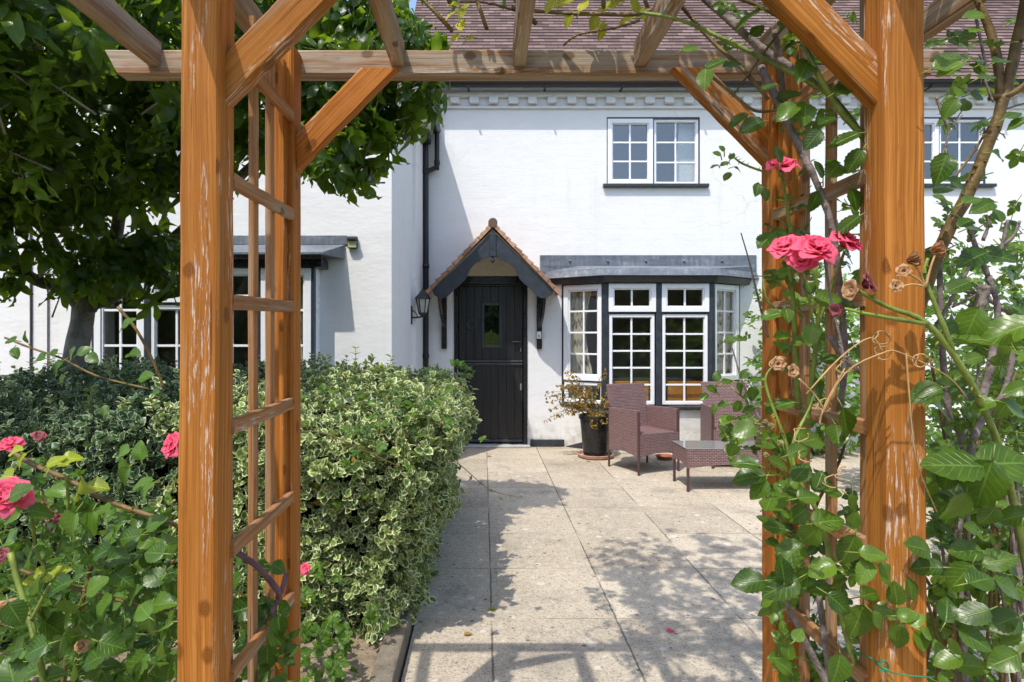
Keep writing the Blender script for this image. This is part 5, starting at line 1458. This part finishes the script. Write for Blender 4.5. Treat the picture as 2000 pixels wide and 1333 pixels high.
LOW = [(1461,1136,58,185,.15),(1524,1146,72,205,.2),(1542,1083,65,215,.35),(1580,1048,55,250,.5),(1619,1017,62,10,.45),(1657,1076,62,250,.35),(1706,1083,48,0,.6),(1689,1118,48,230,.7),(1731,1125,50,310,.7),(1605,1111,52,200,.75),(1675,1216,66,250,.55),(1636,1146,60,300,.25),
       (1731,1192,44,170,.6),(1755,1244,48,260,.5),(1801,1251,40,270,.85),(1773,1202,36,20,.6),(1794,1069,56,160,.35),(1808,1108,52,190,.2),(1461,932,60,190,.2),(1454,904,50,170,.35),(1566,922,50,40,.25),(1482,957,46,235,.5),(1559,1006,42,220,.4),(1636,1311,60,250,.4),(1668,1017,36,90,.5),
       (1512,1030,40,170,.2),(1530,1115,50,100,.15),(1600,1150,46,180,.2),(1570,1130,44,230,.2),(1640,1180,50,320,.2),(1700,1160,44,10,.3),(1715,1215,40,300,.5),(1790,1210,34,30,.8),(1812,1240,30,330,.8),(1780,1150,40,90,.4),(1750,1160,44,100,.4),(1540,1270,34,90,.5),(1560,1240,30,40,.5),(1530,1300,36,140,.4),(1580,970,44,10,.4),(1600,940,44,60,.35),(1520,975,46,30,.45),(1500,985,40,200,.4),(1626,960,40,350,.35),
       (1666,985,36,300,.4),(1520,905,48,150,.4),(1560,880,42,20,.45)]
MID = [(1566,591,42,180,.7),(1545,577,34,150,.85),(1507,615,40,190,.45),(1538,615,30,270,.45),(1619,584,50,10,.55),(1584,654,44,250,.8),(1654,829,62,280,.35),(1636,850,50,250,.3),(1587,857,66,10,.5),(1454,839,50,200,.45),(1496,468,45,215,.2),(1520,455,36,200,.25),(1528,655,34,180,.75),(1565,665,36,30,.5),(1530,790,36,190,.4),(1440,860,34,200,.75),(1418,820,30,200,.7),(1430,880,28,250,.4),(1500,860,50,190,.5),(1620,700,36,20,.4),(1600,760,40,300,.3),(1665,590,36,60,.4),(1548,545,30,60,.4),(1580,560,30,100,.4),
       (1390,760,24,150,.3),(1375,775,20,200,.3),(1400,735,20,90,.3),(1420,745,24,20,.3),(1445,760,26,300,.3),(1470,770,28,280,.3),(1462,800,26,200,.3),(1440,795,24,240,.35),(1412,790,22,190,.35),(1480,740,24,20,.3),(1395,800,18,250,.5),(1455,730,22,60,.3),(1425,665,24,190,.4),(1446,662,22,0,.4)]
TOP = [(1458,38,46,210,.55),(1496,25,36,330,.4),(1570,137,52,240,.35),(1605,122,46,350,.45),(1538,186,48,195,.2),(1538,217,50,215,.5),(1573,221,48,260,.55),(1615,235,42,200,.15),(1587,273,44,230,.15),(1647,273,55,200,.3),(1668,315,48,240,.3),(1377,154,44,260,.6),(1433,126,42,180,.15),(1395,125,40,200,.2),(1468,245,46,200,.15),(1440,235,40,210,.2),(1650,175,44,20,.25),(1630,330,50,220,.35),(1600,330,36,120,.2),(1520,300,34,100,.15),(1350,95,34,10,.5),
       (1590,395,40,250,.2),(1670,390,44,280,.2),(1655,440,50,220,.2),(1545,465,30,60,.3),(1500,170,36,200,.15),(1480,60,30,40,.3),(1530,15,36,120,.45),(1400,300,16,150,.3),(1415,320,18,200,.3),(1420,345,20,230,.4),(1395,325,16,190,.3),(1430,305,16,60,.3),(1440,330,16,330,.3),(1410,290,14,130,.3),(1480,370,26,250,.3),(1495,380,24,280,.3)]
place_leaves(fo, T_rose, LOW, 1.17, .05, st); place_leaves(fo, T_rose, MID, 1.30, .06, st); place_leaves(fo, T_rose, TOP, 1.27, .06, st)
fill(fo, T_rose, [(1500, 920), (1690, 940), (1690, 1333), (1500, 1333)], 1.25, 1.62, 64, .022, .038, 5, st, (.1, .7))
fill(fo, T_rose, [(1395, 735), (1490, 700), (1490, 900), (1420, 880)], 1.3, 1.5, 12, .016, .026, 5, st, (.1, .6))
fill(fo, T_bram, [(1510, 1000), (1690, 1000), (1690, 1340), (1510, 1340)], 1.5, 1.8, 40, .026, .044, 3, st, (.0, .5))
fill(fo, T_rose, [(1440, 880), (1540, 850), (1560, 1000), (1480, 1010)], 1.2, 1.45, 12, .022, .036, 5, st, (.2, .7))
fill(fo, T_rose, [(1500, 330), (1690, 330), (1690, 900), (1500, 900)], 1.35, 1.7, 52, .020, .034, 5, st, (.1, .8))
fill(fo, T_rose, [(1360, 0), (1700, 0), (1690, 300), (1500, 260)], 1.25, 1.6, 30, .020, .034, 5, st, (.1, .7))
fo_main = fo
fo = Fol()
YEL = [(1100, 5, 40, 200), (1075, 10, 36, 230), (1180, 20, 44, 200), (1160, 45, 30, 250), (1200, 8, 40, 30), (1225, 38, 36, 200), (1175, 62, 32, 260), (1240, 10, 30, 100), (1140, 10, 30, 60), (880, 30, 36, 200), (905, 20, 30, 60), (900, 48, 30, 260), (885, 8, 28, 150), (920, 75, 24, 30), (888, 75, 22, 200), (1260, 30, 30, 300), (1300, 45, 30, 220), (1110, 40, 28, 250), (1550, 190, 40, 350)]
place_leaves(fo, T_rose, YEL, 1.68, .06, st)
fo.build('yellow_foliage', M['yellow'], cr); 
# tall growth above the arch (out of the frame; it shades the path)
fo = Fol()
for i in range(620):
    c = np.array([rng.uniform(-.2, .95), rng.uniform(1.25, 2.6), 0]); c[2] = 2.38+rng.random()**1.3*.85+max(0, c[1]-1.7)*.55
    compound(fo, T_small, c, rdir(1)[0], (rng.normal()*.5, rng.normal()*.5, 1), rng.uniform(.045, .075), 5, None)
ubf = fo
ub = MB()
for i in range(16):
    x, y = rng.uniform(-.1, .8), rng.uniform(1.2, 1.7); ub.tube([(x, y, 2.2), (x+rng.normal()*.15, y+rng.normal()*.15, 2.55), (x+rng.normal()*.3, y+.1+rng.normal()*.2, 2.95)], [.006, .005, .003], 6, 4)
ubf.build('upper_foliage', M['rose'], cr, extra=ub, emat=M['cane_brown'])
for (px, py, zz, rad, fc) in ((1527, 323, 1.27, .034, (-.1, -.50, .85)), (1536, 483, 1.23, .037, (-.55, -.50, .70)), (1596, 484, 1.18, .039, (.0, -.80, .62)), (1655, 471, 1.23, .036, (.40, -.60, .75)), (1566, 506, 1.20, .029, (-.45, -.85, .25))):
    c = P(px, py, zz); rose_flower(cr, c, fc, rad, M['petal'], open_=rng.uniform(.9, 1.1)); sepals(st, c, fc, rad)
c = P(1694, 555, 1.12); rose_flower(cr, c, (.6, -.5, .35), .024, M['petal_wine'], 'faded_flower', .8); c = P(1668, 567, 1.12); rose_flower(cr, c, (-.9, -.3, .1), .026, M['petal_dry'], 'faded_flower', .6)
c = P(1637, 605, 1.11); rose_flower(cr, c, (-.9, -.3, -.2), .020, M['petal_wine'], 'faded_flower', .55)
for px, py in ((1782, 508), (1828, 490)):
    c = P(px, py, 1.11); rose_flower(cr, c, (.8, -.4, .25), .024, M['petal_dry'], 'dead_flower', .55)
for px, py in ((1765, 530), (1750, 560), (1520, 712), (1548, 725)):
    rose_flower(cr, P(px, py, 1.11), (rng.normal()*.5, -.8, .2), .014, M['petal_dry'], 'dead_flower', .9, layers=((5, 1.0, 1.2), (4, .7, .8)))
fo_main.build('foliage', M['rose'], cr, extra=st, emat=M['cane_green'])
for k in range(10):
    c = P(1490+rng.normal()*14, 838+rng.normal()*22, 1.24+rng.normal()*.02); bm_ = MB(); R_ = rng.uniform(.0055, .008)
    bm_.lathe(c, [(.0005, R_*.8), (R_*.6, R_*.5), (R_*.8, 0), (R_*.6, -R_*.5), (.0005, -R_*.8)], 8)
    for j in range(16):
        d = rdir(1)[0]; q = c+d*R_*.75; r = R_*.36
        bm_.lathe(q, [(.0002, r), (r*.75, r*.6), (r, 0), (r*.75, -r*.6), (.0002, -r)], 6)
    bm_.build('berry', M['berry'], cr, smooth=True)

# ------------------------------------------------------------------ BRAMBLE / rose thicket right of the arch
rb = thing('rose_bush', 'tall thorny rose and bramble thicket right of the arch post', 'rose bush', (1.25, 1.6, 0))
bc, gy, st, fo = Multi(), Multi(), MB(), Fol()
cane(bc, [(1780, 640, 1.38), (1838, 480, 1.36), (1880, 400, 1.35), (1918, 310, 1.34), (1950, 230, 1.33), (1978, 120, 1.33), (2010, -30, 1.33)], .0135, .0105, 10, 26)
cane(bc, [(1955, 215, 1.33), (1948, 120, 1.34), (1930, 50, 1.35), (1895, -30, 1.36)], .0095, .0075, 9, 14)
cane(bc, [(1930, 190, 1.34), (1975, 185, 1.32), (2020, 150, 1.30)], .0075, .006, 8, 6)
cane(bc, [(1862, 350, 1.36), (1900, 300, 1.36), (1930, 250, 1.36), (1950, 220, 1.36), (2010, 200, 1.4)], .003, .002, 6, 10)
cane(gy, [(1905, 30, 1.3), (1925, 130, 1.3), (1925, 160, 1.3), (1940, 200, 1.3)], .0030, .0022, 6)
for pts, r in (([(1830, 190, 1.3), (1838, 220, 1.3), (1852, 255, 1.3), (1845, 290, 1.3), (1836, 310, 1.3)], .0026), ([(1852, 255, 1.3), (1880, 225, 1.3)], .0018), ([(1845, 290, 1.3), (1855, 310, 1.3)], .002),
               ([(1855, 900, 1.5), (1850, 780, 1.5), (1842, 700, 1.5), (1838, 600, 1.5), (1835, 500, 1.5), (1845, 440, 1.5)], .008), ([(1890, 900, 1.45), (1915, 800, 1.45), (1940, 680, 1.45), (1948, 600, 1.45), (1930, 540, 1.45)], .009),
               ([(1930, 540, 1.45), (1905, 480, 1.45), (1890, 430, 1.45)], .006), ([(1920, 470, 1.4), (1930, 440, 1.4), (1926, 420, 1.4)], .004), ([(1950, 510, 1.4), (1960, 470, 1.4), (1968, 430, 1.4)], .0045), ([(1958, 480, 1.4), (1980, 460, 1.4), (1992, 432, 1.4)], .004),
               ([(1820, 650, 1.35), (1850, 600, 1.35), (1880, 545, 1.35), (1905, 500, 1.35)], .0045), ([(1860, 600, 1.35), (1900, 580, 1.35), (1925, 565, 1.35)], .003), ([(1900, 860, 1.3), (1930, 800, 1.3), (1960, 770, 1.3), (1980, 690, 1.3)], .007), ([(1840, 560, 1.5), (1920, 580, 1.5), (2010, 640, 1.5)], .005), ([(1925, 560, 1.32), (1912, 600, 1.32), (1900, 660, 1.32)], .014)):
    cane(gy, [tuple(p) for p in pts], r, r*.75, 7, 5, .2)
for k in range(26):
    px = rng.uniform(1825, 2010); py = rng.uniform(850, 1300); z_ = rng.uniform(1.35, 1.8)
    cane(gy if k % 2 else bc, [(px+rng.normal()*30, 1450, z_), (px, py+60, z_), (px+rng.normal()*60, py-rng.uniform(50, 260), z_)], rng.uniform(.004, .009), .003, 6, 4, .2)
RT = [(1896,636,70,250,.55),(1966,647,90,200,.55),(1878,664,60,180,.5),(1808,769,58,200,.3),(1843,804,60,330,.35),(1903,503,60,200,.15),(1948,500,60,350,.2),(1906,58,36,200,.6),(1903,30,40,180,.6),(1903,114,48,20,.5),(1847,115,50,170,.25),(1850,128,50,10,.6),(1920,130,44,10,.3),(1958,118,40,20,.2),(1854,135,46,200,.6),(1871,180,36,10,.6),(1855,212,40,240,.4),(1885,203,34,60,.45),(1910,188,30,350,.3),(1930,150,36,10,.3),(1840,329,58,250,.3),(1840,371,44,200,.3),(1920,403,50,200,.35),(1903,445,44,10,.35),(1952,305,34,340,.35),
      (1925,240,20,60,.4),(1870,360,40,330,.35),(1900,390,40,20,.4),(1885,435,34,200,.3),(1980,225,30,20,.3),(1990,240,40,200,.3),(1950,420,30,100,.3),(1885,1076,60,180,.35),(1875,1129,66,240,.35),(1917,1132,60,10,.3),(1952,1094,62,20,.4),(1973,1150,60,330,.4),(1920,947,96,260,.35),(1860,908,104,178,.35),(1966,904,100,5,.4),(1868,992,66,245,.75),(1895,960,50,330,.85),(1850,935,50,260,.2),(1980,550,50,330,.3),(1870,560,50,200,.2),(1850,640,40,200,.3),(1985,760,44,200,.5),(1960,800,44,250,.5),(1920,790,40,200,.55),(1985,800,46,330,.6),(1860,740,40,200,.4),(1900,700,36,190,.4),
      (1930,1010,50,260,.3),(1980,1010,50,200,.3),(1850,1290,50,200,.5),(1900,1300,60,10,.45),(1960,1290,60,200,.4),(1850,1190,50,60,.2),(1900,1200,60,200,.15),(1960,1215,60,200,.2),(1905,1250,56,330,.35),(1990,1250,60,200,.4),(1835,1270,36,90,.85),(1865,1262,36,90,.9)]
place_leaves(fo, T_rose, RT, 1.17, .05, st)
fill(fo, T_rose, [(1822, 480), (2010, 470), (2010, 900), (1822, 900)], 1.35, 2.2, 92, .024, .042, 5, st, (.1, .7))
fill(fo, T_bram, [(1815, 880), (2010, 880), (2010, 1350), (1815, 1350)], 1.25, 1.9, 120, .030, .050, 3, st, (.1, .75))
fill(fo, T_rose, [(1830, 40), (2010, 40), (2010, 480), (1830, 480)], 1.3, 1.9, 30, .024, .036, 5, st, (.1, .7))
fill(fo, T_bram, [(1815, 820), (2010, 780), (2010, 1400), (1815, 1400)], 1.7, 2.5, 190, .030, .050, 3, st, (.0, .45))
fill(fo, T_rose, [(1822, 470), (2010, 450), (2010, 860), (1822, 860)], 1.8, 2.6, 70, .024, .042, 5, st, (.0, .6))
fo.build('foliage', M['rose'], rb, extra=st, emat=M['cane_green']); bc.build('brown_cane', M['cane_brown'], rb, smooth=True); gy.build('old_cane', M['cane_grey'], rb, smooth=True)
tw = MB(); zt_ = 1.145
tw.tube([P(1640, 1268, 1.35), P(1700, 1285, 1.2), P(1725, 1305, zt_), P(1760, 1318, zt_), P(1815, 1323, zt_), P(1825, 1322, 1.22)], .0016, 5, 4)
tw.tube([P(1700, 1285, 1.175), P(1720, 1303, 1.172), P(1745, 1330, 1.17)], .0015, 5, 3); tw.tube([P(1712, 1300, 1.172), P(1728, 1290, 1.165), P(1735, 1306, 1.17), P(1716, 1310, 1.172)], .0022, 5, 3)
tag(tw.build('garden_twine', simple('green_twine', (.03, .17, .07), .7, .3)), 'green garden twine knotted round the foot of the right post', 'twine')

# ------------------------------------------------------------------ BRAMBLE thicket lower left
lb = thing('rose_bush', 'low tangle of roses and brambles with pink blooms left of the arch post', 'rose bush', (-.85, 1.6, 0))
bc, gc, st, fo, fy = Multi(), Multi(), MB(), Fol(), Fol()
cane(bc, [(-30, 850, 1.5), (60, 905, 1.46), (140, 940, 1.42), (200, 975, 1.40), (270, 1000, 1.38), (335, 1022, 1.36), (380, 1050, 1.35)], .0060, .0050, 8, 18)
cane(bc, [(30, 1110, 1.4), (100, 1135, 1.38), (170, 1155, 1.36), (240, 1175, 1.34), (340, 1195, 1.32)], .0042, .0036, 7, 12)
cane(bc, [(180, 1100, 1.5), (160, 1180, 1.48), (135, 1260, 1.46), (120, 1350, 1.45)], .005, .005, 7, 10)
cane(bc, [(340, 1095, 1.4), (300, 1130, 1.42), (260, 1160, 1.44)], .004, .003, 7, 6)
cane(gc, [(20, 1080, 1.3), (45, 1170, 1.28), (60, 1215, 1.26), (70, 1260, 1.25), (90, 1350, 1.25)], .0062, .0068, 8, 12)
cane(gc, [(60, 1215, 1.26), (85, 1165, 1.25), (100, 1140, 1.25)], .004, .003, 7)
cane(gc, [(60, 990, 1.35), (72, 1080, 1.35), (90, 1110, 1.35)], .004, .003, 7, 5); cane(gc, [(130, 930, 1.42), (132, 1000, 1.42), (115, 1070, 1.42)], .004, .003, 7, 6)
pur = Multi(); cane(pur, [(455, 1075, 1.3), (500, 1105, 1.34), (540, 1150, 1.38), (545, 1170, 1.4)], .006, .007, 8, 10); cane(pur, [(560, 1120, 1.42), (548, 1160, 1.40), (530, 1200, 1.38)], .006, .005, 8, 5); pur.build('bramble_cane', M['purple'], lb, smooth=True)
cane(bc, [(10, 660, 2.0), (60, 680, 1.95), (120, 700, 1.9), (190, 735, 1.85), (290, 760, 1.8)], .0036, .003, 6, 8); cane(bc, [(230, 600, 1.9), (270, 650, 1.9), (305, 720, 1.9), (320, 760, 1.9)], .005, .004, 7, 6)
LL = [(238,884,36,200,.75),(273,880,36,100,.7),(242,911,34,120,.6),(242,932,40,240,.45),(137,1031,66,245,.88),(177,1024,46,265,.85),(200,996,44,20,.6),(224,1090,50,10,.3),(196,1080,42,200,.3),(200,1108,38,250,.3),(147,1125,46,200,.3),(112,1146,50,200,.3),(189,1143,46,40,.85),(287,1220,64,255,.75),(319,1178,50,20,.7),(280,1192,46,160,.65),(200,1188,54,240,.8),(84,1192,54,240,.8),(133,1188,46,270,.85),(105,1227,56,300,.3),(158,1237,46,260,.3),(67,1269,52,200,.35),(116,1265,46,250,.3),(266,1304,62,230,.55),(315,1255,60,240,.55),(14,1055,50,190,.85),(53,1090,52,230,.35),(277,947,40,190,.8),(284,961,40,230,.85),
      (70,1140,40,90,.3),(30,1200,50,300,.25),(30,1270,54,200,.3),(60,1310,50,190,.35),(180,1290,50,200,.35),(220,1260,50,340,.4),(330,1300,50,90,.5),(300,1130,44,190,.4),(330,1060,40,30,.5),(300,1080,44,180,.4),(250,1050,44,190,.4),(240,1130,46,330,.4),(260,1160,44,60,.6),(20,1310,56,120,.4),(100,1320,46,30,.3),(145,1310,50,250,.3),(325,1215,50,200,.6),(340,1160,44,260,.4),(305,1020,40,30,.6),(40,960,44,30,.4),(80,1000,44,340,.35),(20,1010,44,200,.6),(110,960,40,350,.8),
      (205,800,20,90,.5),(140,690,30,60,.4),(165,685,28,30,.4),(180,700,28,330,.4),(100,690,26,180,.4),(110,720,34,230,.35),(75,700,30,180,.4),(120,745,28,240,.4),(285,735,30,20,.5),(260,690,30,10,.4),(250,630,30,40,.5),(300,770,30,40,.4),(20,665,26,180,.4),(30,690,24,300,.4),(50,660,24,100,.4)]
place_leaves(fo, T_bram, [x for x in LL if x[1] > 830], 1.27, .06, st); place_leaves(fo, T_bram, [x for x in LL if x[1] <= 830], 1.85, .06, st)
place_leaves(fy, T_bram, [(165,950,44,260),(150,965,40,230),(190,950,40,0),(110,900,34,30),(95,915,34,60),(140,895,36,10),(40,900,30,240),(100,1120,34,60),(75,1120,30,200),(120,1115,34,20),(130,1140,30,340),(60,1135,30,180),(30,880,30,30),(10,930,40,180),(120,905,26,0)], 1.36, .05, st)
fill(fo, T_bram, [(-10, 960), (150, 985), (345, 1010), (345, 1340), (-10, 1340)], 1.30, 2.2, 330, .026, .046, 3, st, (.1, .72))
fill(fo, T_bram, [(-10, 1080), (345, 1080), (345, 1420), (-10, 1420)], 1.7, 2.6, 190, .030, .052, 3, st, (.0, .45))
fill(fo, T_bram, [(-10, 870), (140, 900), (345, 980), (345, 1040), (-10, 1000)], 1.45, 2.0, 26, .022, .038, 3, st, (.3, .92))
LAT = [(536,1199,58,200,.35),(498,1237,58,245,.35),(522,1286,48,270,.35),(466,1192,50,190,.2),(490,1108,36,190,.2),(515,1110,34,340,.2),(545,1225,44,280,.25),(505,1190,46,150,.15),(470,1260,46,200,.2),(480,1310,50,250,.25),(540,1250,40,300,.3),(505,1320,50,200,.3),(550,1300,40,260,.3),(460,1135,34,240,.5),(470,1090,28,60,.4),(545,1110,30,330,.4)]
place_leaves(fo, T_bram, LAT, 1.45, .06, st); fill(fo, T_bram, [(455, 1170), (575, 1170), (585, 1340), (455, 1340)], 1.45, 1.9, 22, .026, .042, 3, st, (.1, .5))
fill(fo, T_bram, [(585, 1230), (640, 1190), (690, 1240), (700, 1340), (585, 1340)], 2.15, 2.55, 46, .030, .050, 3, st, (.3, .8))
fill(fo, T_bram, [(585, 1100), (700, 1130), (760, 1230), (640, 1260), (585, 1240)], 2.5, 2.66, 12, .028, .042, 3, st, (.4, .85))
fo_main = fo; fy.build('yellow_foliage', M['lime'], lb)
for (px, py, zz, rad, fc, mt) in ((18, 970, 1.30, .046, (.35, -.8, .55), 'petal'), (22, 868, 1.42, .026, (.2, -.6, .7), 'petal'), (338, 868, 1.62, .040, (-.5, -.75, .4), 'petal'), (5, 1085, 1.3, .02, (.2, -.8, .3), 'petal_wine'), (75, 853, 1.42, .018, (.4, -.4, .6), 'petal_wine'), (596, 1111, 2.6, .026, (.0, -.8, .5), 'petal'), (14, 1197, 1.25, .030, (.3, -.7, .2), 'petal_dry'), (160, 1262, 1.3, .016, (.1, -.8, .4), 'petal_dry')):
    c = P(px, py, zz); rose_flower(lb, c, fc, rad, M[mt], 'dead_flower' if mt == 'petal_dry' else 'flower', rng.uniform(.75, 1.0)); sepals(st, c, fc, rad)
for k in range(18):
    rose_flower(lb, P(95+rng.normal()*12, 1010+rng.normal()*16, 1.36+rng.normal()*.02), (rng.normal()*.5, -.7, .4), .008, M['petal_wine'], 'small_flower', 1.0, layers=((4, 1.0, .9),))
fo_main.build('foliage', M['bramble'], lb, extra=st, emat=M['cane_green']); bc.build('brown_cane', M['cane_brown'], lb, smooth=True); gc.build('green_cane', M['cane_green'], lb, smooth=True)

# bramble runners growing through the top of the hedge
hb = thing('bramble', 'bright green bramble runners growing through the top of the variegated hedge', 'bramble', (-.6, 3.4, 0))
fo, st = Fol(), MB()
for i in range(60):
    u = rng.random(); x = -.95+.75*u; y = rng.uniform(2.66, 4.3); z_ = 1.05+rng.normal()*.02 if y > 2.85 else rng.uniform(.55, 1.02)
    compound(fo, T_bram, (x, y-.03, z_), (rng.normal(), rng.normal()-.3, .25+rng.normal()*.3), (rng.normal()*.3, -.4, 1), rng.uniform(.028, .048), 3, st, rng.uniform(.35, .85))
for i in range(46):
    x, y = -.42+rng.normal()*.13, 2.82+rng.normal()*.14; compound(fo, T_bram, (x, y-.02, .93+rng.normal()*.07), (rng.normal(), rng.normal()-.4, .2+rng.normal()*.4), (rng.normal()*.3, -.5, .9), rng.uniform(.026, .042), 3, st, rng.uniform(.2, .7))
for x, y, z_ in ((-.13, 4.35, 1.12), (-.18, 4.3, 1.15), (-.10, 4.4, 1.07)):
    for k in range(3): compound(fo, T_bram, (x, y, z_), (rng.normal()*.6+.3, rng.normal()*.4, .5), (0, -.5, 1), .045, 3, st, .6)
for k in range(7):
    t = k/6; x = -.15+.36*t; z_ = .62-.18*t-.08*math.sin(t*3); compound(fo, T_bram, (x, 3.72, z_), (.4, rng.normal()*.4, -.2+rng.normal()*.4), (rng.normal()*.3, -.6, .7), .028*(1-.5*t), 3, st, .55)
st.tube([(-.35, 3.75, .72), (-.15, 3.72, .62), (.03, 3.72, .47), (.21, 3.72, .42)], [.003, .0025, .002, .0012], 5, 4)
st.tube([(-.9, 2.72, .93), (-.7, 2.62, .98), (-.5, 2.62, .90), (-.35, 2.66, .82)], .003, 5, 4)
fo.build('foliage', M['bramble'], hb, extra=st, emat=M['cane_brown'])

# ------------------------------------------------------------------ shrubs on the right near the house
def shrub(name, label, cat, c, r, n, mat, lo, hi, ncane=14, group=None, comp=5):
    t = thing(name, label, cat, (c[0], c[1], 0), group); fo, st = Fol(), MB()
    p, d = ell(c, r, n)
    for i in range(n):
        p_ = p[i].copy(); p_[2] = max(.06, p_[2])
        compound(fo, T_small, p_, d[i]+rng.normal(size=3)*.6, d[i]*.6+np.array([0, -.3, .8])+rng.normal(size=3)*.3, rng.uniform(lo, hi), comp, None, width=1.1)
    for i in range(ncane):
        e = p[rng.integers(0, n)]; b0 = np.array([c[0]+rng.normal()*r[0]*.2, c[1]+rng.normal()*r[1]*.2, 0]); st.tube([b0, (b0+e)/2+rng.normal(size=3)*.08, e], [.014, .010, .004], 6, 4)
    fo.build('foliage', mat, t, extra=st, emat=M['cane_brown']); return t
shrub('climber', 'bright green leafy climber against the wall right of the bay window', 'climber', (3.78, 7.25, 1.1), (.72, .40, 1.2), 700, M['bright'], .055, .085, 10)
shrub('shrub', 'bright green shrub behind the right arch post by the white wall', 'shrub', (4.2, 5.4, 1.05), (1.25, .55, 1.05), 1000, M['bright'], .055, .085, 14)
shrub('shrub', 'dark green shrub at the far right of the patio', 'shrub', (3.35, 3.5, .8), (.85, .6, .85), 760, M['rose'], .04, .06, 14)
# golden shrub in the pot
gs = thing('potted_shrub', 'straggly golden leaved shrub growing in the black pot', 'shrub', (pc[0], pc[1], .435))
fo, st = Fol(), MB()
for i in range(26):
    tx = rng.uniform(-.62, .22); tz_ = rng.uniform(.40, 1.02)-.3*max(0, abs(tx)-.3); e = np.array([pc[0]+tx, pc[1]+rng.normal()*.12-.05, tz_])
    if i < 5: e = np.array([pc[0]+rng.uniform(-.1, .14), pc[1]-.2, rng.uniform(.30, .42)])
    s0 = np.array([pc[0]+rng.normal()*.05, pc[1]+rng.normal()*.05, .435]); mid_ = (s0+e)/2+np.array([0, 0, .14]); pts = [s0, mid_, e]
    st.tube(pts, [.0045, .003, .0012], 5, 5)
    for t in np.linspace(.25, 1, 13):
        q = s0*(1-t)**2+2*mid_*t*(1-t)+e*t*t
        k = 3; fo.add(T_small, np.tile(q, (k, 1))+rng.normal(size=(k, 3))*.01, rdir(k, (0, 0, .2)), rdir(k, (0, -.3, 1)), rng.uniform(.022, .042, k), rng.uniform(.8, 1.2, k))
fo.build('foliage', M['golden'], gs, extra=st, emat=M['cane_brown'])
# trees behind the photographer, seen only mirrored in the windows
fo = Fol(); n = 9000
p = np.stack([rng.uniform(-26, 30, n), rng.uniform(-19, -15, n), rng.uniform(0, 1, n)**.8], 1); p[:, 2] *= 5.5+2.2*np.sin(p[:, 0]*.9)+1.2*np.sin(p[:, 0]*2.3+1)
fo.add(T_small, p, rdir(n), rdir(n, (0, .6, .5)), rng.uniform(.6, 1.1, n), 1.6)
tag(fo.build('treeline', M['bramble']), kind='stuff')
# fallen leaves and bits on the paving
for px, py, lab, mt in ((905, 1243, 'pale fallen leaf lying in the hedge shadow on the paving', 'golden'), (953, 1193, 'small yellow fallen leaf beside the paving joint in the sun', 'yellow'), (1145, 903, 'curled brown fallen leaf in front of the terracotta saucer', 'petal_dry'), (1302, 1236, 'pink fallen petal on the paving in the dappled shade', 'petal'), (951, 893, 'small ochre fallen leaf near the door step', 'golden')):
    Zp = H*F/(py-CY); f_ = Fol(); f_.add(T_small, np.array([[(px-CX)*Zp/F, Zp, .008]]), np.array([[.9, .3, .05]]), np.array([[0, -.1, 1]]), .045 if py > 1000 else .06, 1.0, .5)
    tag(f_.build('fallen_leaf', M[mt]), lab, 'fallen leaf', 'leaves dropped on the paving')
